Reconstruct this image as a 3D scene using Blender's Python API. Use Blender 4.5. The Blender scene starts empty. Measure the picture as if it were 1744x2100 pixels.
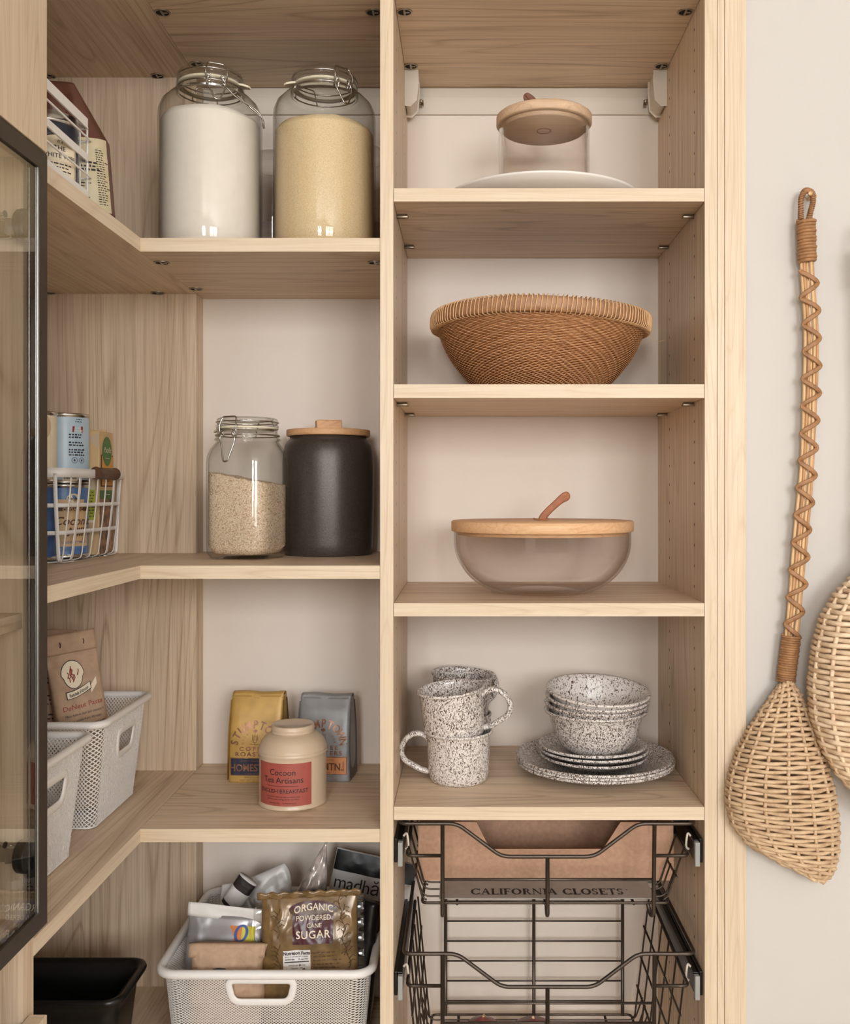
import bpy, math, random
import numpy as np
from mathutils import Vector, Matrix, noise
random.seed(7)
PI = math.pi
sc = bpy.context.scene
C = sc.collection
# camera-relative frame: x right, y into the closet, z up from eye level; everything top-level is lifted by EYE at the end
EYE = 1.35
EXPO = 0.34
YF, YB = 1.38, 1.7155            # front plane of the shelving, wall behind it
FPX, VX, VY = 2000.0, 956.0, 1012.0
def PX(px, Y=YF): return (px - VX) * Y / FPX
def PZ(py, Y=YF): return (VY - py) * Y / FPX
def P(px, py, Y): return (PX(px, Y), Y, PZ(py, Y))

# ---------------------------------------------------------------- materials
def lin(c):
    c = c / 255.0
    return c / 12.92 if c <= 0.04045 else ((c + 0.055) / 1.055) ** 2.4
def col(r, g, b): return (lin(r), lin(g), lin(b), 1.0)
class NT:
    def __init__(s, name):
        s.m = bpy.data.materials.new(name); s.m.use_nodes = True
        s.t = s.m.node_tree; s.b = s.t.nodes['Principled BSDF']; s.out = s.t.nodes['Material Output']
    def n(s, typ, **kw):
        nd = s.t.nodes.new(typ)
        for k, v in kw.items():
            if k.startswith('i_'): nd.inputs[k[2:].replace('_', ' ')].default_value = v
            else: setattr(nd, k, v)
        return nd
    def l(s, a, b): s.t.links.new(a, b)
    def math(s, op, a, b=None, c=None):
        nd = s.t.nodes.new('ShaderNodeMath'); nd.operation = op
        for i, v in enumerate((a, b, c)):
            if v is None: continue
            if isinstance(v, (int, float)): nd.inputs[i].default_value = v
            else: s.l(v, nd.inputs[i])
        return nd.outputs[0]
    def ramp(s, fac, stops, interp='LINEAR'):
        r = s.t.nodes.new('ShaderNodeValToRGB'); r.color_ramp.interpolation = interp
        e = r.color_ramp.elements
        while len(e) < len(stops): e.new(0.5)
        for i, (p, c) in enumerate(stops):
            e[i].position = p; e[i].color = c if len(c) == 4 else (*c, 1)
        s.l(fac, r.inputs[0]); return r.outputs[0]
    def mix(s, fac, a, b, mode='MIX'):
        nd = s.t.nodes.new('ShaderNodeMix'); nd.data_type = 'RGBA'; nd.blend_type = mode
        for i, v in ((0, fac), (6, a), (7, b)):
            if isinstance(v, (int, float)): nd.inputs[i].default_value = v
            elif isinstance(v, tuple): nd.inputs[i].default_value = v
            else: s.l(v, nd.inputs[i])
        return nd.outputs[2]
    def coords(s, scale=(1, 1, 1), rnd=True):
        tc = s.n('ShaderNodeTexCoord'); mp = s.n('ShaderNodeMapping')
        mp.inputs['Scale'].default_value = scale
        s.l(tc.outputs['Object'], mp.inputs['Vector'])
        if rnd:
            oi = s.n('ShaderNodeObjectInfo')
            cx = s.n('ShaderNodeCombineXYZ')
            for k in range(3): s.l(s.math('MULTIPLY', oi.outputs['Random'], 7.0 + 5 * k), cx.inputs[k])
            s.l(cx.outputs[0], mp.inputs['Location'])
        return mp.outputs[0]
    def noise(s, vec, scale, detail=2, rough=0.5, dist=0.0):
        nd = s.n('ShaderNodeTexNoise'); nd.inputs['Scale'].default_value = scale
        nd.inputs['Detail'].default_value = detail; nd.inputs['Roughness'].default_value = rough
        nd.inputs['Distortion'].default_value = dist
        s.l(vec, nd.inputs['Vector']); return nd.outputs['Fac']
    def bump(s, h, strength=0.3, dist=0.001):
        b = s.n('ShaderNodeBump'); b.inputs['Strength'].default_value = strength; b.inputs['Distance'].default_value = dist
        s.l(h, b.inputs['Height']); s.l(b.outputs[0], s.b.inputs['Normal'])
def plain(name, c, rough=0.5, metal=0.0, var=0.06, nscale=60, bump=0.0, bscale=400, spec=0.5, sub=0):
    t = NT(name); t.b.inputs['Roughness'].default_value = rough; t.b.inputs['Metallic'].default_value = metal
    t.b.inputs['Specular IOR Level'].default_value = spec
    v = t.coords()
    if var > 0:
        f = t.noise(v, nscale, 3)
        d = tuple(max(0, x * (1 - 2 * var)) for x in c[:3]) + (1,); u = tuple(min(1, x * (1 + 2 * var)) for x in c[:3]) + (1,)
        t.l(t.ramp(f, [(0.3, d), (0.7, u)]), t.b.inputs['Base Color'])
    else: t.b.inputs['Base Color'].default_value = c
    if bump > 0: t.bump(t.noise(v, bscale, 3), bump, 0.0015)
    if sub: t.b.inputs['Subsurface Weight'].default_value = sub
    return t.m
def wood(name, axis, light, dark, line=0.5, sc_=1.0, rough=0.45, ringscale=1.0):
    t = NT(name); t.b.inputs['Roughness'].default_value = rough; t.b.inputs['Specular IOR Level'].default_value = 0.35
    s = [1.0, 1.0, 1.0]; s[axis] = 0.075
    v = t.coords(tuple(s))
    s2 = [1.0, 1.0, 1.0]; s2[axis] = 0.02
    v2 = t.coords(tuple(s2))
    field = t.noise(v, 7.0 * sc_, 2, 0.45, 0.3)
    ring = t.math('FRACT', t.math('MULTIPLY', field, 22.0 * ringscale))
    lines = t.ramp(ring, [(0.0, (1, 1, 1)), (0.10, (0.25, 0.25, 0.25)), (0.45, (0, 0, 0)), (0.86, (0.12, 0.12, 0.12)), (1.0, (1, 1, 1))])
    patch = t.ramp(t.noise(v, 16 * sc_, 2), [(0.35, (0, 0, 0)), (0.65, (1, 1, 1))])
    fib = t.ramp(t.noise(v2, 330 * sc_, 2, 0.6), [(0.36, (1, 1, 1)), (0.56, (0, 0, 0))])
    fib2 = t.ramp(t.noise(v2, 90 * sc_, 3, 0.6), [(0.35, (1, 1, 1)), (0.62, (0, 0, 0))])
    a = t.math('MULTIPLY', lines, t.math('MULTIPLY_ADD', patch, 0.7 * line, 0.3 * line))
    b = t.math('ADD', a, t.math('MULTIPLY', fib, 0.30)); b = t.math('ADD', b, t.math('MULTIPLY', fib2, 0.30))
    tone = t.noise(v, 4.0, 1)
    base = t.mix(t.math('MINIMUM', b, 1.0), light, dark)
    u = tuple(x * 1.06 for x in light[:3]) + (1,)
    base2 = t.mix(t.math('MULTIPLY', tone, 0.35), base, u)
    t.l(base2, t.b.inputs['Base Color'])
    t.bump(fib, 0.06, 0.0004)
    return t.m
WL, WD = col(226, 204, 177), col(164, 134, 104)
M = {}
for k, a in (('x', 0), ('y', 1), ('z', 2)): M['wood_' + k] = wood('oak laminate grain ' + k, a, WL, WD, 0.75)
M['edge_x'] = wood('oak edge band x', 0, col(219, 201, 176), col(190, 162, 130), 0.5, 1.5)
M['edge_y'] = wood('oak edge band y', 1, col(230, 213, 190), col(196, 168, 136), 0.55)
M['edge_z'] = wood('oak edge band z', 2, col(219, 201, 176), col(190, 162, 130), 0.55, 1.7)
M['wall'] = plain('painted wall', col(228, 216, 204), 0.85, var=0.01, nscale=3, bump=0.03, bscale=300)
M['wallp'] = plain('painted alcove wall', col(202, 197, 191), 0.85, var=0.01, nscale=3, bump=0.03, bscale=300)
M['wallr'] = plain('painted side wall', col(196, 194, 190), 0.85, var=0.01, nscale=3, bump=0.03, bscale=300)
M['ceil'] = plain('ceiling paint', col(238, 236, 232), 0.9, var=0.01)
M['floor'] = wood('floor boards', 1, col(212, 195, 172), col(168, 145, 118), 0.6)
M['white'] = plain('white painted metal', col(232, 228, 224), 0.4, var=0.0)
M['cream_plastic'] = plain('cream plastic', col(214, 203, 187), 0.5, var=0.0)
M['steel'] = plain('bright steel', col(200, 196, 190), 0.22, 1.0, var=0.03)
M['nickel'] = plain('brushed nickel', col(170, 158, 144), 0.35, 1.0, var=0.03)
M['hole_shade'] = plain('painted hole shade', col(40, 32, 26), 0.9, var=0)
M['bronze'] = plain('dark bronze wire', col(84, 74, 66), 0.38, 0.75, var=0.04)
M['frame'] = plain('dark bronze aluminium', col(66, 56, 48), 0.45, 0.35, var=0.02)
M['black_metal'] = plain('black lacquered metal', col(26, 25, 25), 0.3, 0.4, var=0.0)
M['grey_plastic'] = plain('grey plastic', col(150, 150, 146), 0.5, var=0.0)
M['black'] = plain('black plastic', col(18, 18, 18), 0.32, var=0.0)
M['seal'] = plain('silver seal', col(205, 203, 198), 0.3, 0.8, var=0.0)
M['canister'] = plain('charcoal glaze', col(70, 62, 56), 0.38, 0.3, var=0.12, nscale=420, bump=0.12, bscale=600)
M['rubber'] = plain('cream rubber', col(226, 214, 188), 0.6, var=0.0)
M['flour'] = plain('flour', col(240, 231, 218), 0.95, var=0.01, bump=0.25, bscale=120)
M['porcelain'] = plain('white porcelain', col(232, 226, 219), 0.25, var=0.0)
M['leather'] = plain('tan leather', col(158, 96, 58), 0.55, var=0.08, nscale=90)
M['leather2'] = plain('brown leather', col(128, 84, 66), 0.6, var=0.08, nscale=90)
M['ink'] = plain('dark ink', col(46, 36, 34), 0.6, var=0)
M['ink_black'] = plain('black ink', col(20, 17, 16), 0.6, var=0)
M['ink_red'] = plain('red ink', col(150, 50, 34), 0.6, var=0)
M['ink_brown'] = plain('brown ink', col(100, 66, 44), 0.6, var=0)
M['ink_blue'] = plain('blue ink', col(62, 88, 150), 0.6, var=0)
M['ink_navy'] = plain('navy ink', col(38, 38, 58), 0.55, var=0.05)
M['ink_copper'] = plain('copper ink', col(142, 100, 78), 0.35, 0.5, var=0.1)
M['ink_green'] = plain('green ink', col(70, 118, 58), 0.5, var=0)
M['paper'] = plain('cream paper', col(230, 216, 190), 0.6, var=0.02)
M['paper_white'] = plain('white paper', col(222, 218, 214), 0.5, var=0.03)
M['kraft'] = plain('kraft paper', col(178, 148, 122), 0.75, var=0.06, nscale=70, bump=0.1, bscale=160)
M['card'] = plain('corrugated card', col(180, 142, 116), 0.85, var=0.05, nscale=160, bump=0.15, bscale=500)
M['card_cut'] = plain('cut card edge', col(150, 104, 74), 0.9, var=0.1, nscale=300)
M['gold_bag'] = plain('golden foil paper', col(188, 150, 82), 0.42, 0.15, var=0.07, nscale=40, bump=0.12, bscale=90)
M['grey_bag'] = plain('grey foil paper', col(140, 139, 138), 0.42, 0.15, var=0.06, nscale=40, bump=0.12, bscale=90)
M['olive'] = plain('olive gusset', col(110, 92, 40), 0.5, 0.2, var=0.06)
M['tin'] = plain('beige lacquered tin', col(200, 178, 152), 0.28, var=0.0)
M['tea_label'] = plain('brick red label', col(160, 78, 66), 0.55, var=0.03)
M['grey_dark'] = plain('dark grey gusset', col(84, 82, 80), 0.45, 0.15, var=0.06)
M['cream_bag'] = plain('cream printed paper', col(206, 194, 160), 0.45, var=0.03)
M['cyan_label'] = plain('pale blue label', col(178, 198, 212), 0.35, var=0.02)
M['blue_label'] = plain('mid blue label', col(86, 122, 170), 0.35, var=0.12, nscale=60)
M['dark_blue'] = plain('denim blue label', col(58, 88, 134), 0.35, var=0.14, nscale=50)
M['navy_label'] = plain('navy label', col(34, 38, 52), 0.35, var=0.0)
M['choc_bag'] = plain('chocolate foil bag', col(98, 58, 44), 0.38, 0.1, var=0.08, nscale=40)
M['lime'] = plain('lime label', col(176, 186, 66), 0.5, var=0)
M['orange'] = plain('orange panel', col(212, 150, 70), 0.5, var=0.05)
M['carton'] = plain('tan carton', col(210, 176, 130), 0.5, var=0.05, nscale=20)
M['mushroom'] = plain('brown photo print', col(150, 112, 84), 0.5, var=0.35, nscale=60)
M['silver_pouch'] = plain('silver grey pouch', col(170, 168, 170), 0.28, 0.5, var=0.08, nscale=25)
M['sugar_bag'] = plain('brown gold film', col(118, 93, 60), 0.2, 0.1, var=0.18, nscale=40)
M['maroon'] = plain('maroon print', col(72, 34, 42), 0.3, var=0.1)
M['plum'] = plain('dark plum film', col(58, 38, 36), 0.25, var=0.1)
M['white_film'] = plain('white plastic film', col(206, 202, 198), 0.3, var=0.05, nscale=30)
M['clear_print'] = plain('milky printed film', col(176, 164, 156), 0.2, 0.1, var=0.35, nscale=45)
M['yellow'] = plain('yellow green print', col(200, 190, 60), 0.5, var=0)
M['onion'] = plain('red onion skin', col(128, 72, 66), 0.35, var=0.15, nscale=20)
M['purple'] = plain('purple label', col(66, 58, 120), 0.3, var=0)
M['cap_dark'] = plain('dark cap', col(44, 40, 40), 0.3, var=0)
M['walnut'] = wood('walnut dowel', 1, col(98, 66, 46), col(56, 36, 26), 0.8, 2.0)
M['dowel'] = wood('pale dowel', 0, col(226, 198, 160), col(200, 165, 122), 0.5, 2.0)
M['beech'] = wood('beech lid', 0, col(226, 184, 142), col(196, 146, 102), 0.6, 2.2, 0.5)
M['lid2'] = wood('rubber wood lid', 0, col(214, 168, 124), col(184, 134, 90), 0.6, 2.2, 0.5)
M['lidpale'] = wood('pale beech lid', 0, col(216, 186, 156), col(186, 152, 120), 0.6, 2.2, 0.5)

def glass(name, tint, edge, refl=1.0, rough=0.0):
    # thin-walled glass: mirror reflection by angle over a clear, slightly absorbing sheet
    t = NT(name); t.t.nodes.remove(t.b)
    g = t.n('ShaderNodeNewGeometry'); dp = t.n('ShaderNodeVectorMath', operation='DOT_PRODUCT')
    t.l(g.outputs['Normal'], dp.inputs[0]); t.l(g.outputs['Incoming'], dp.inputs[1])
    c = t.math('ABSOLUTE', dp.outputs['Value'])
    inv = t.math('SUBTRACT', 1.0, c)
    f = t.math('MULTIPLY_ADD', t.math('POWER', inv, 5.0), 0.90 * refl, 0.030 * refl)
    f = t.math('MINIMUM', f, 0.95)
    tr = t.n('ShaderNodeBsdfTransparent'); gl = t.n('ShaderNodeBsdfGlossy'); gl.inputs['Roughness'].default_value = rough
    t.l(t.mix(t.math('POWER', inv, 3.0), tint, edge), tr.inputs[0])
    mx = t.n('ShaderNodeMixShader'); t.l(f, mx.inputs[0]); t.l(tr.outputs[0], mx.inputs[1]); t.l(gl.outputs[0], mx.inputs[2])
    t.l(mx.outputs[0], t.out.inputs['Surface'])
    return t.m
M['glass'] = glass('clear jar glass', (0.985, 0.985, 0.98, 1), (0.70, 0.69, 0.65, 1))
M['glass_warm'] = glass('smoky bowl glass', (0.988, 0.98, 0.974, 1), (0.86, 0.82, 0.79, 1), 1.1)
M['glass_pane'] = glass('door pane glass', (0.975, 0.98, 0.97, 1), (0.90, 0.92, 0.90, 1), 1.9)
M['film'] = glass('clear plastic film', (0.92, 0.91, 0.90, 1), (0.6, 0.58, 0.56, 1), 1.6, 0.08)

def speckle(name, base, spot, scale, thr):
    t = NT(name); t.b.inputs['Roughness'].default_value = 0.22
    v = t.coords((1, 1, 0.62))
    a = t.noise(v, scale, 2.5, 0.6, 1.2)
    b = t.noise(v, scale * 0.45, 2, 0.5, 0.5)
    f = t.math('ADD', a, t.math('MULTIPLY', b, 0.25))
    m = t.ramp(f, [(thr, (0, 0, 0)), (thr + 0.025, (1, 1, 1))])
    tone = t.mix(t.noise(v, scale * 0.6, 1), spot, tuple(x * 2.2 for x in spot[:3]) + (1,))
    t.l(t.mix(m, base, tone), t.b.inputs['Base Color'])
    return t.m
SPB, SPD = col(226, 219, 212), col(62, 42, 38)
M['speck_top'] = speckle('sparse speckled enamel', SPB, SPD, 380, 0.685)
M['liner'] = plain('grey drawer liner', col(150, 144, 138), 0.35, var=0.03)
M['speck_dense'] = speckle('dense speckled enamel', SPB, SPD, 620, 0.620)
M['speck'] = speckle('speckled enamel', SPB, SPD, 600, 0.645)
M['speck_light'] = speckle('lightly speckled enamel', SPB, SPD, 640, 0.665)

def grains(name, base, dark, hi, scale, stretch, bump):
    t = NT(name); t.b.inputs['Roughness'].default_value = 0.7
    v = t.coords((1, 1, 1))
    vo = t.n('ShaderNodeTexVoronoi'); vo.inputs['Scale'].default_value = scale
    mp = t.n('ShaderNodeMapping'); mp.inputs['Scale'].default_value = stretch; mp.inputs['Rotation'].default_value = (0.5, 0.4, 0.9)
    t.l(v, mp.inputs[0])
    wob = t.n('ShaderNodeTexNoise'); wob.inputs['Scale'].default_value = scale * 0.25
    t.l(mp.outputs[0], wob.inputs[0])
    ad = t.n('ShaderNodeVectorMath', operation='MULTIPLY_ADD')
    t.l(wob.outputs['Color'], ad.inputs[0]); ad.inputs[1].default_value = (6 / scale,) * 3; t.l(mp.outputs[0], ad.inputs[2])
    t.l(ad.outputs[0], vo.inputs['Vector'])
    d = t.ramp(vo.outputs['Distance'], [(0.15, hi), (0.45, base), (0.8, dark)])
    sp = t.ramp(t.noise(v, scale * 0.8, 2), [(0.66, (0, 0, 0)), (0.70, (1, 1, 1))])
    t.l(t.mix(t.math('MULTIPLY', sp, 0.7), d, dark), t.b.inputs['Base Color'])
    t.bump(vo.outputs['Distance'], bump, 0.001)
    return t.m
M['rice'] = grains('rice grains', col(230, 208, 180), col(186, 150, 112), col(242, 226, 204), 560, (1, 0.45, 1), 0.5)
M['polenta'] = grains('polenta meal', col(230, 206, 162), col(214, 182, 134), col(238, 218, 180), 1100, (1, 1, 1), 0.25)
M['pinkmeal'] = plain('greyish pink meal', col(196, 178, 168), 0.9, var=0.05)

def wicker(name, base, dark, scale=60):
    t = NT(name); t.b.inputs['Roughness'].default_value = 0.55
    v = t.coords((1, 1, 1))
    f = t.noise(v, scale, 3, 0.6)
    f2 = t.noise(v, scale * 0.15, 1)
    c1 = t.ramp(f, [(0.3, dark), (0.6, base)])
    u = tuple(min(1, x * 1.25) for x in base[:3]) + (1,)
    t.l(t.mix(t.math('MULTIPLY', f2, 0.6), c1, u), t.b.inputs['Base Color'])
    t.bump(t.noise(v, scale * 6, 2), 0.25, 0.0006)
    return t.m
M['wicker'] = wicker('natural willow', col(204, 176, 142), col(158, 122, 88))
M['wicker_pale'] = wicker('pale willow', col(226, 202, 172), col(184, 146, 108))
M['wicker_dark'] = wicker('brown bark binding', col(160, 116, 76), col(104, 68, 42), 90)
M['cane'] = wicker('peeled cane', col(214, 178, 132), col(178, 134, 88), 30)
M['bowlweave'] = wicker('orange brown bamboo', col(196, 144, 98), col(150, 98, 60), 140)
M['bowldark'] = wicker('dark brown bamboo', col(120, 74, 42), col(80, 46, 26), 140)
M['bowlrim'] = wicker('rim band', col(164, 124, 92), col(112, 80, 56), 90)
M['bowlwrap'] = wicker('pale rim wraps', col(214, 172, 126), col(176, 130, 86), 120)

# ---------------------------------------------------------------- mesh building
class MB:
    def __init__(s): s.V = []; s.F = []; s.MI = []; s.S = []; s.n = 0
    def add(s, v, f, mi=0, smooth=True):
        o = s.n; v = [tuple(map(float, p)) for p in v]
        s.V += v; s.n += len(v)
        for q in f: s.F.append(tuple(i + o for i in q)); s.MI.append(mi); s.S.append(smooth)
        return s
    def box(s, x0, x1, y0, y1, z0, z1, mi=0):
        v = [(x, y, z) for x in (x0, x1) for y in (y0, y1) for z in (z0, z1)]
        f = [(0, 1, 3, 2), (4, 6, 7, 5), (0, 4, 5, 1), (2, 3, 7, 6), (0, 2, 6, 4), (1, 5, 7, 3)]
        return s.add(v, f, mi, False)
    def obox(s, c, d, mtx=None, mi=0):
        v = [Vector(((i - .5) * d[0], (j - .5) * d[1], (k - .5) * d[2])) for i in (0, 1) for j in (0, 1) for k in (0, 1)]
        if mtx is not None: v = [mtx @ p for p in v]
        v = [p + Vector(c) for p in v]
        f = [(0, 1, 3, 2), (4, 6, 7, 5), (0, 4, 5, 1), (2, 3, 7, 6), (0, 2, 6, 4), (1, 5, 7, 3)]
        return s.add(v, f, mi, False)
    def tube(s, path, r, n=8, closed=False, mi=0, flat=1.0, up=None, caps=True):
        P_ = [Vector(p) for p in path]; m = len(P_)
        if m < 2: return s
        rr = r if hasattr(r, '__len__') else [r] * m
        T = []
        for i in range(m):
            a = P_[(i - 1) % m] if (closed or i > 0) else P_[i]; b = P_[(i + 1) % m] if (closed or i < m - 1) else P_[i]
            t = (b - a); T.append(t.normalized() if t.length > 1e-9 else Vector((0, 0, 1)))
        u = Vector(up) if up else (Vector((0, 0, 1)) if abs(T[0].z) < 0.9 else Vector((1, 0, 0)))
        u = (u - T[0] * u.dot(T[0])).normalized()
        V = []
        for i in range(m):
            if up: u = Vector(up)
            u = u - T[i] * u.dot(T[i])
            u = u.normalized() if u.length > 1e-6 else Vector((1, 0, 0)); w = T[i].cross(u)
            for k in range(n):
                a = 2 * PI * k / n
                V.append(P_[i] + u * (math.cos(a) * rr[i]) + w * (math.sin(a) * rr[i] * flat))
        F = []
        for i in range(m if closed else m - 1):
            j = (i + 1) % m
            for k in range(n): F.append((i * n + k, j * n + k, j * n + (k + 1) % n, i * n + (k + 1) % n))
        if caps and not closed: F.append(tuple(range(n))[::-1]); F.append(tuple((m - 1) * n + k for k in range(n)))
        return s.add(V, F, mi)
    def lathe(s, prof, n=64, c=(0, 0, 0), mi=0, sq=None, rot=0, a0=0, a1=2 * PI, smooth=True):
        V = []; F = []; m = len(prof); full = abs(a1 - a0 - 2 * PI) < 1e-6
        nn = n if full else n + 1
        for (r, z) in prof:
            for k in range(nn):
                a = a0 + (a1 - a0) * k / n
                q = 1.0
                if sq: q = 1.0 / ((abs(math.cos(a)) ** sq + abs(math.sin(a)) ** sq) ** (1.0 / sq))
                V.append((c[0] + r * q * math.cos(a + rot), c[1] + r * q * math.sin(a + rot), c[2] + z))
        for i in range(m - 1):
            for k in range(n):
                k2 = (k + 1) % nn
                F.append((i * nn + k, i * nn + k2, (i + 1) * nn + k2, (i + 1) * nn + k))
        return s.add(V, F, mi, smooth)
    def grid(s, fn, nu, nv, closed=False, mi=0, smooth=True):
        V = [fn(i / (nu if closed else nu - 1), j / (nv - 1)) for j in range(nv) for i in range(nu)]; F = []
        for j in range(nv - 1):
            for i in range(nu if closed else nu - 1):
                i2 = (i + 1) % nu
                F.append((j * nu + i, j * nu + i2, (j + 1) * nu + i2, (j + 1) * nu + i))
        return s.add(V, F, mi, smooth)
    def prism(s, poly, fn, depth, mi=0):
        # poly: 2-d outline; fn(x, y, d) -> 3-d
        m = len(poly)
        V = [fn(x, y, 0) for x, y in poly] + [fn(x, y, depth) for x, y in poly]
        F = [tuple(range(m)), tuple(range(2 * m - 1, m - 1, -1))] + [(i, (i + 1) % m, m + (i + 1) % m, m + i) for i in range(m)]
        return s.add(V, F, mi, False)
    def text(s, body, size, fn, mi=0, **kw):
        v, f = text2d(body, size, **kw)
        return s.add([fn(x, y) for x, y in v], f, mi, False)
    def build(s, name, mats, parent=None, bevel=0, solid=0, loc=None, sub=0):
        me = bpy.data.meshes.new(name)
        me.from_pydata(s.V, [], s.F)
        if not isinstance(mats, (list, tuple)): mats = [mats]
        for m in mats: me.materials.append(M[m] if isinstance(m, str) else m)
        me.polygons.foreach_set('material_index', s.MI); me.polygons.foreach_set('use_smooth', s.S)
        me.update()
        o = bpy.data.objects.new(name, me); C.objects.link(o)
        if parent: o.parent = parent
        if loc: o.location = loc
        if sub:
            md = o.modifiers.new('sub', 'SUBSURF'); md.levels = sub; md.render_levels = sub
        if solid:
            md = o.modifiers.new('solid', 'SOLIDIFY'); md.thickness = abs(solid); md.offset = 0 if solid > 0 else -1
        if bevel:
            md = o.modifiers.new('bevel', 'BEVEL'); md.width = bevel; md.segments = 2; md.limit_method = 'ANGLE'; md.angle_limit = 0.9
        return o
_tc = {}
def text2d(body, size, align='CENTER', bold=0.0, shear=0.0, space=1.0, line=1.0, sx=1.0):
    key = (body, align, bold, shear, space, line)
    if key not in _tc:
        cu = bpy.data.curves.new('t', 'FONT'); cu.body = body; cu.size = 1.0; cu.align_x = align
        cu.offset = bold; cu.shear = shear; cu.space_character = space; cu.space_line = line; cu.resolution_u = 3
        ob = bpy.data.objects.new('t', cu); C.objects.link(ob)
        me = bpy.data.meshes.new_from_object(ob)
        _tc[key] = ([(v.co.x, v.co.y) for v in me.vertices], [tuple(p.vertices) for p in me.polygons])
        bpy.data.objects.remove(ob); bpy.data.curves.remove(cu); bpy.data.meshes.remove(me)
    v, f = _tc[key]
    return [(x * size * sx, y * size) for x, y in v], f
def fillet(pts, r, seg=5, closed=False):
    pts = [Vector(p) for p in pts]; out = []; n = len(pts)
    for i, p in enumerate(pts):
        if not closed and (i == 0 or i == n - 1): out.append(p); continue
        a, b = pts[(i - 1) % n], pts[(i + 1) % n]
        da, db = (a - p), (b - p); rr = min(r, da.length * 0.45, db.length * 0.45)
        s0, s1 = p + da.normalized() * rr, p + db.normalized() * rr
        for k in range(seg + 1):
            t = k / seg; out.append(s0 * (1 - t) ** 2 + p * 2 * t * (1 - t) + s1 * t * t)
    return out
def smooth_path(pts, seg=8, closed=False):
    pts = [Vector(p) for p in pts]; n = len(pts); out = []
    for i in range(n if closed else n - 1):
        g = lambda k: pts[k % n] if closed else pts[max(0, min(n - 1, k))]
        p0, p1, p2, p3 = g(i - 1), g(i), g(i + 1), g(i + 2)
        for k in range(seg):
            t = k / seg
            out.append(0.5 * ((2 * p1) + (p2 - p0) * t + (2 * p0 - 5 * p1 + 4 * p2 - p3) * t * t + (3 * p1 - p0 - 3 * p2 + p3) * t ** 3))
    if not closed: out.append(pts[-1])
    return out
def tag(o, label, cat, group=None, kind=None):
    o['label'] = label; o['category'] = cat
    if group: o['group'] = group
    if kind: o['kind'] = kind
    return o
def thing(name, label, cat, loc=(0, 0, 0), rot=(0, 0, 0), group=None):
    o = bpy.data.objects.new(name, None); C.objects.link(o)
    o.empty_display_size = 0.02
    o.location = loc; o.rotation_euler = rot
    return tag(o, label, cat, group)
def struct(name, mb, mats, bevel=0):
    o = mb.build(name, mats, bevel=bevel); o['kind'] = 'structure'; return o
def dup(root, loc, rot=None, label=None, group=None):
    r = root.copy(); C.objects.link(r); r.location = loc
    if rot is not None: r.rotation_euler = rot
    if label: r['label'] = label
    if group: r['group'] = group
    for ch in [c for c in bpy.data.objects if c.parent == root]:
        c = ch.copy(); C.objects.link(c); c.parent = r
        for g in [g for g in bpy.data.objects if g.parent == ch]:
            d = g.copy(); C.objects.link(d); d.parent = c
    return r
# ---------------------------------------------------------------- the room
XL, XR, YBK = -0.80, 2.3, -2.7
ZFL, ZCL = -EYE, 1.25
XP = PX(288)                       # inner line of the corner run
XD0, XD1 = PX(780), PX(807)        # divider faces
XR0, XR1 = PX(1446), PX(1471)      # right panel faces
XF = PX(1530)
struct('floor', MB().box(XL - .1, XR + .1, YBK - .1, YB + .1, ZFL - .1, ZFL), 'floor')
struct('ceiling', MB().box(XL - .1, XR + .1, YBK - .1, YB + .1, ZCL, ZCL + .1), 'ceil')
struct('wall_back', MB().box(XL - .1, XF + .004, YB, YB + .1, ZFL, ZCL), 'wall')
struct('wall_right', MB().box(XF + .0005, XR + .1, YF + .012, YB + .1, ZFL, ZCL), 'wallp')
struct('wall_side', MB().box(XR, XR + .1, YBK, YF + .012, ZFL, ZCL), 'wallr')
W1 = (0.55, 1.95, -0.10, 1.12)      # window behind the camera (x range, z range)
W2 = (-0.72, -0.10, 0.0, 1.12)      # second window in the same wall
struct('wall_left', MB().box(XL - .1, XL, YBK, YB, ZFL, ZCL), 'wallr')
mbw = MB()
for (a, b, c, d) in ((XL - .1, W2[0], ZFL, ZCL), (W2[1], W1[0], ZFL, ZCL), (W1[1], XR + .1, ZFL, ZCL), (W2[0], W2[1], ZFL, W2[2]), (W2[0], W2[1], W2[3], ZCL), (W1[0], W1[1], ZFL, W1[2]), (W1[0], W1[1], W1[3], ZCL)): mbw.box(a, b, YBK - .1, YBK, c, d)
struct('wall_front', mbw, 'wallr')
def window(name, a0, a1, z0, z1, along, pos):
    mb = MB(); t = 0.045
    def bx(p, q, r, s):
        if along == 'x': mb.box(p, q, pos - .06, pos + .01, r, s)
        else: mb.box(pos - .06, pos + .01, p, q, r, s)
    bx(a0, a0 + t, z0, z1); bx(a1 - t, a1, z0, z1); bx(a0 + t, a1 - t, z0, z0 + t); bx(a0 + t, a1 - t, z1 - t, z1)
    m = (a0 + a1) / 2; bx(m - .02, m + .02, z0 + t, z1 - t)
    struct(name, mb, 'white')
window('window_1', *W1, 'x', YBK)
window('window_2', *W2, 'x', YBK)
def area(name, loc, rot, sx, sy, power, color):
    l = bpy.data.lights.new(name, 'AREA'); l.shape = 'RECTANGLE'; l.size = sx; l.size_y = sy
    l.energy = power; l.color = color
    o = bpy.data.objects.new(name, l); C.objects.link(o); o.location = loc; o.rotation_euler = rot
    return o
area('window_daylight', ((W1[0] + W1[1]) / 2, YBK - .07, (W1[2] + W1[3]) / 2), (PI / 2, 0, 0), W1[1] - W1[0], W1[3] - W1[2], 78, (0.98, 0.985, 0.99))
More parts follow.
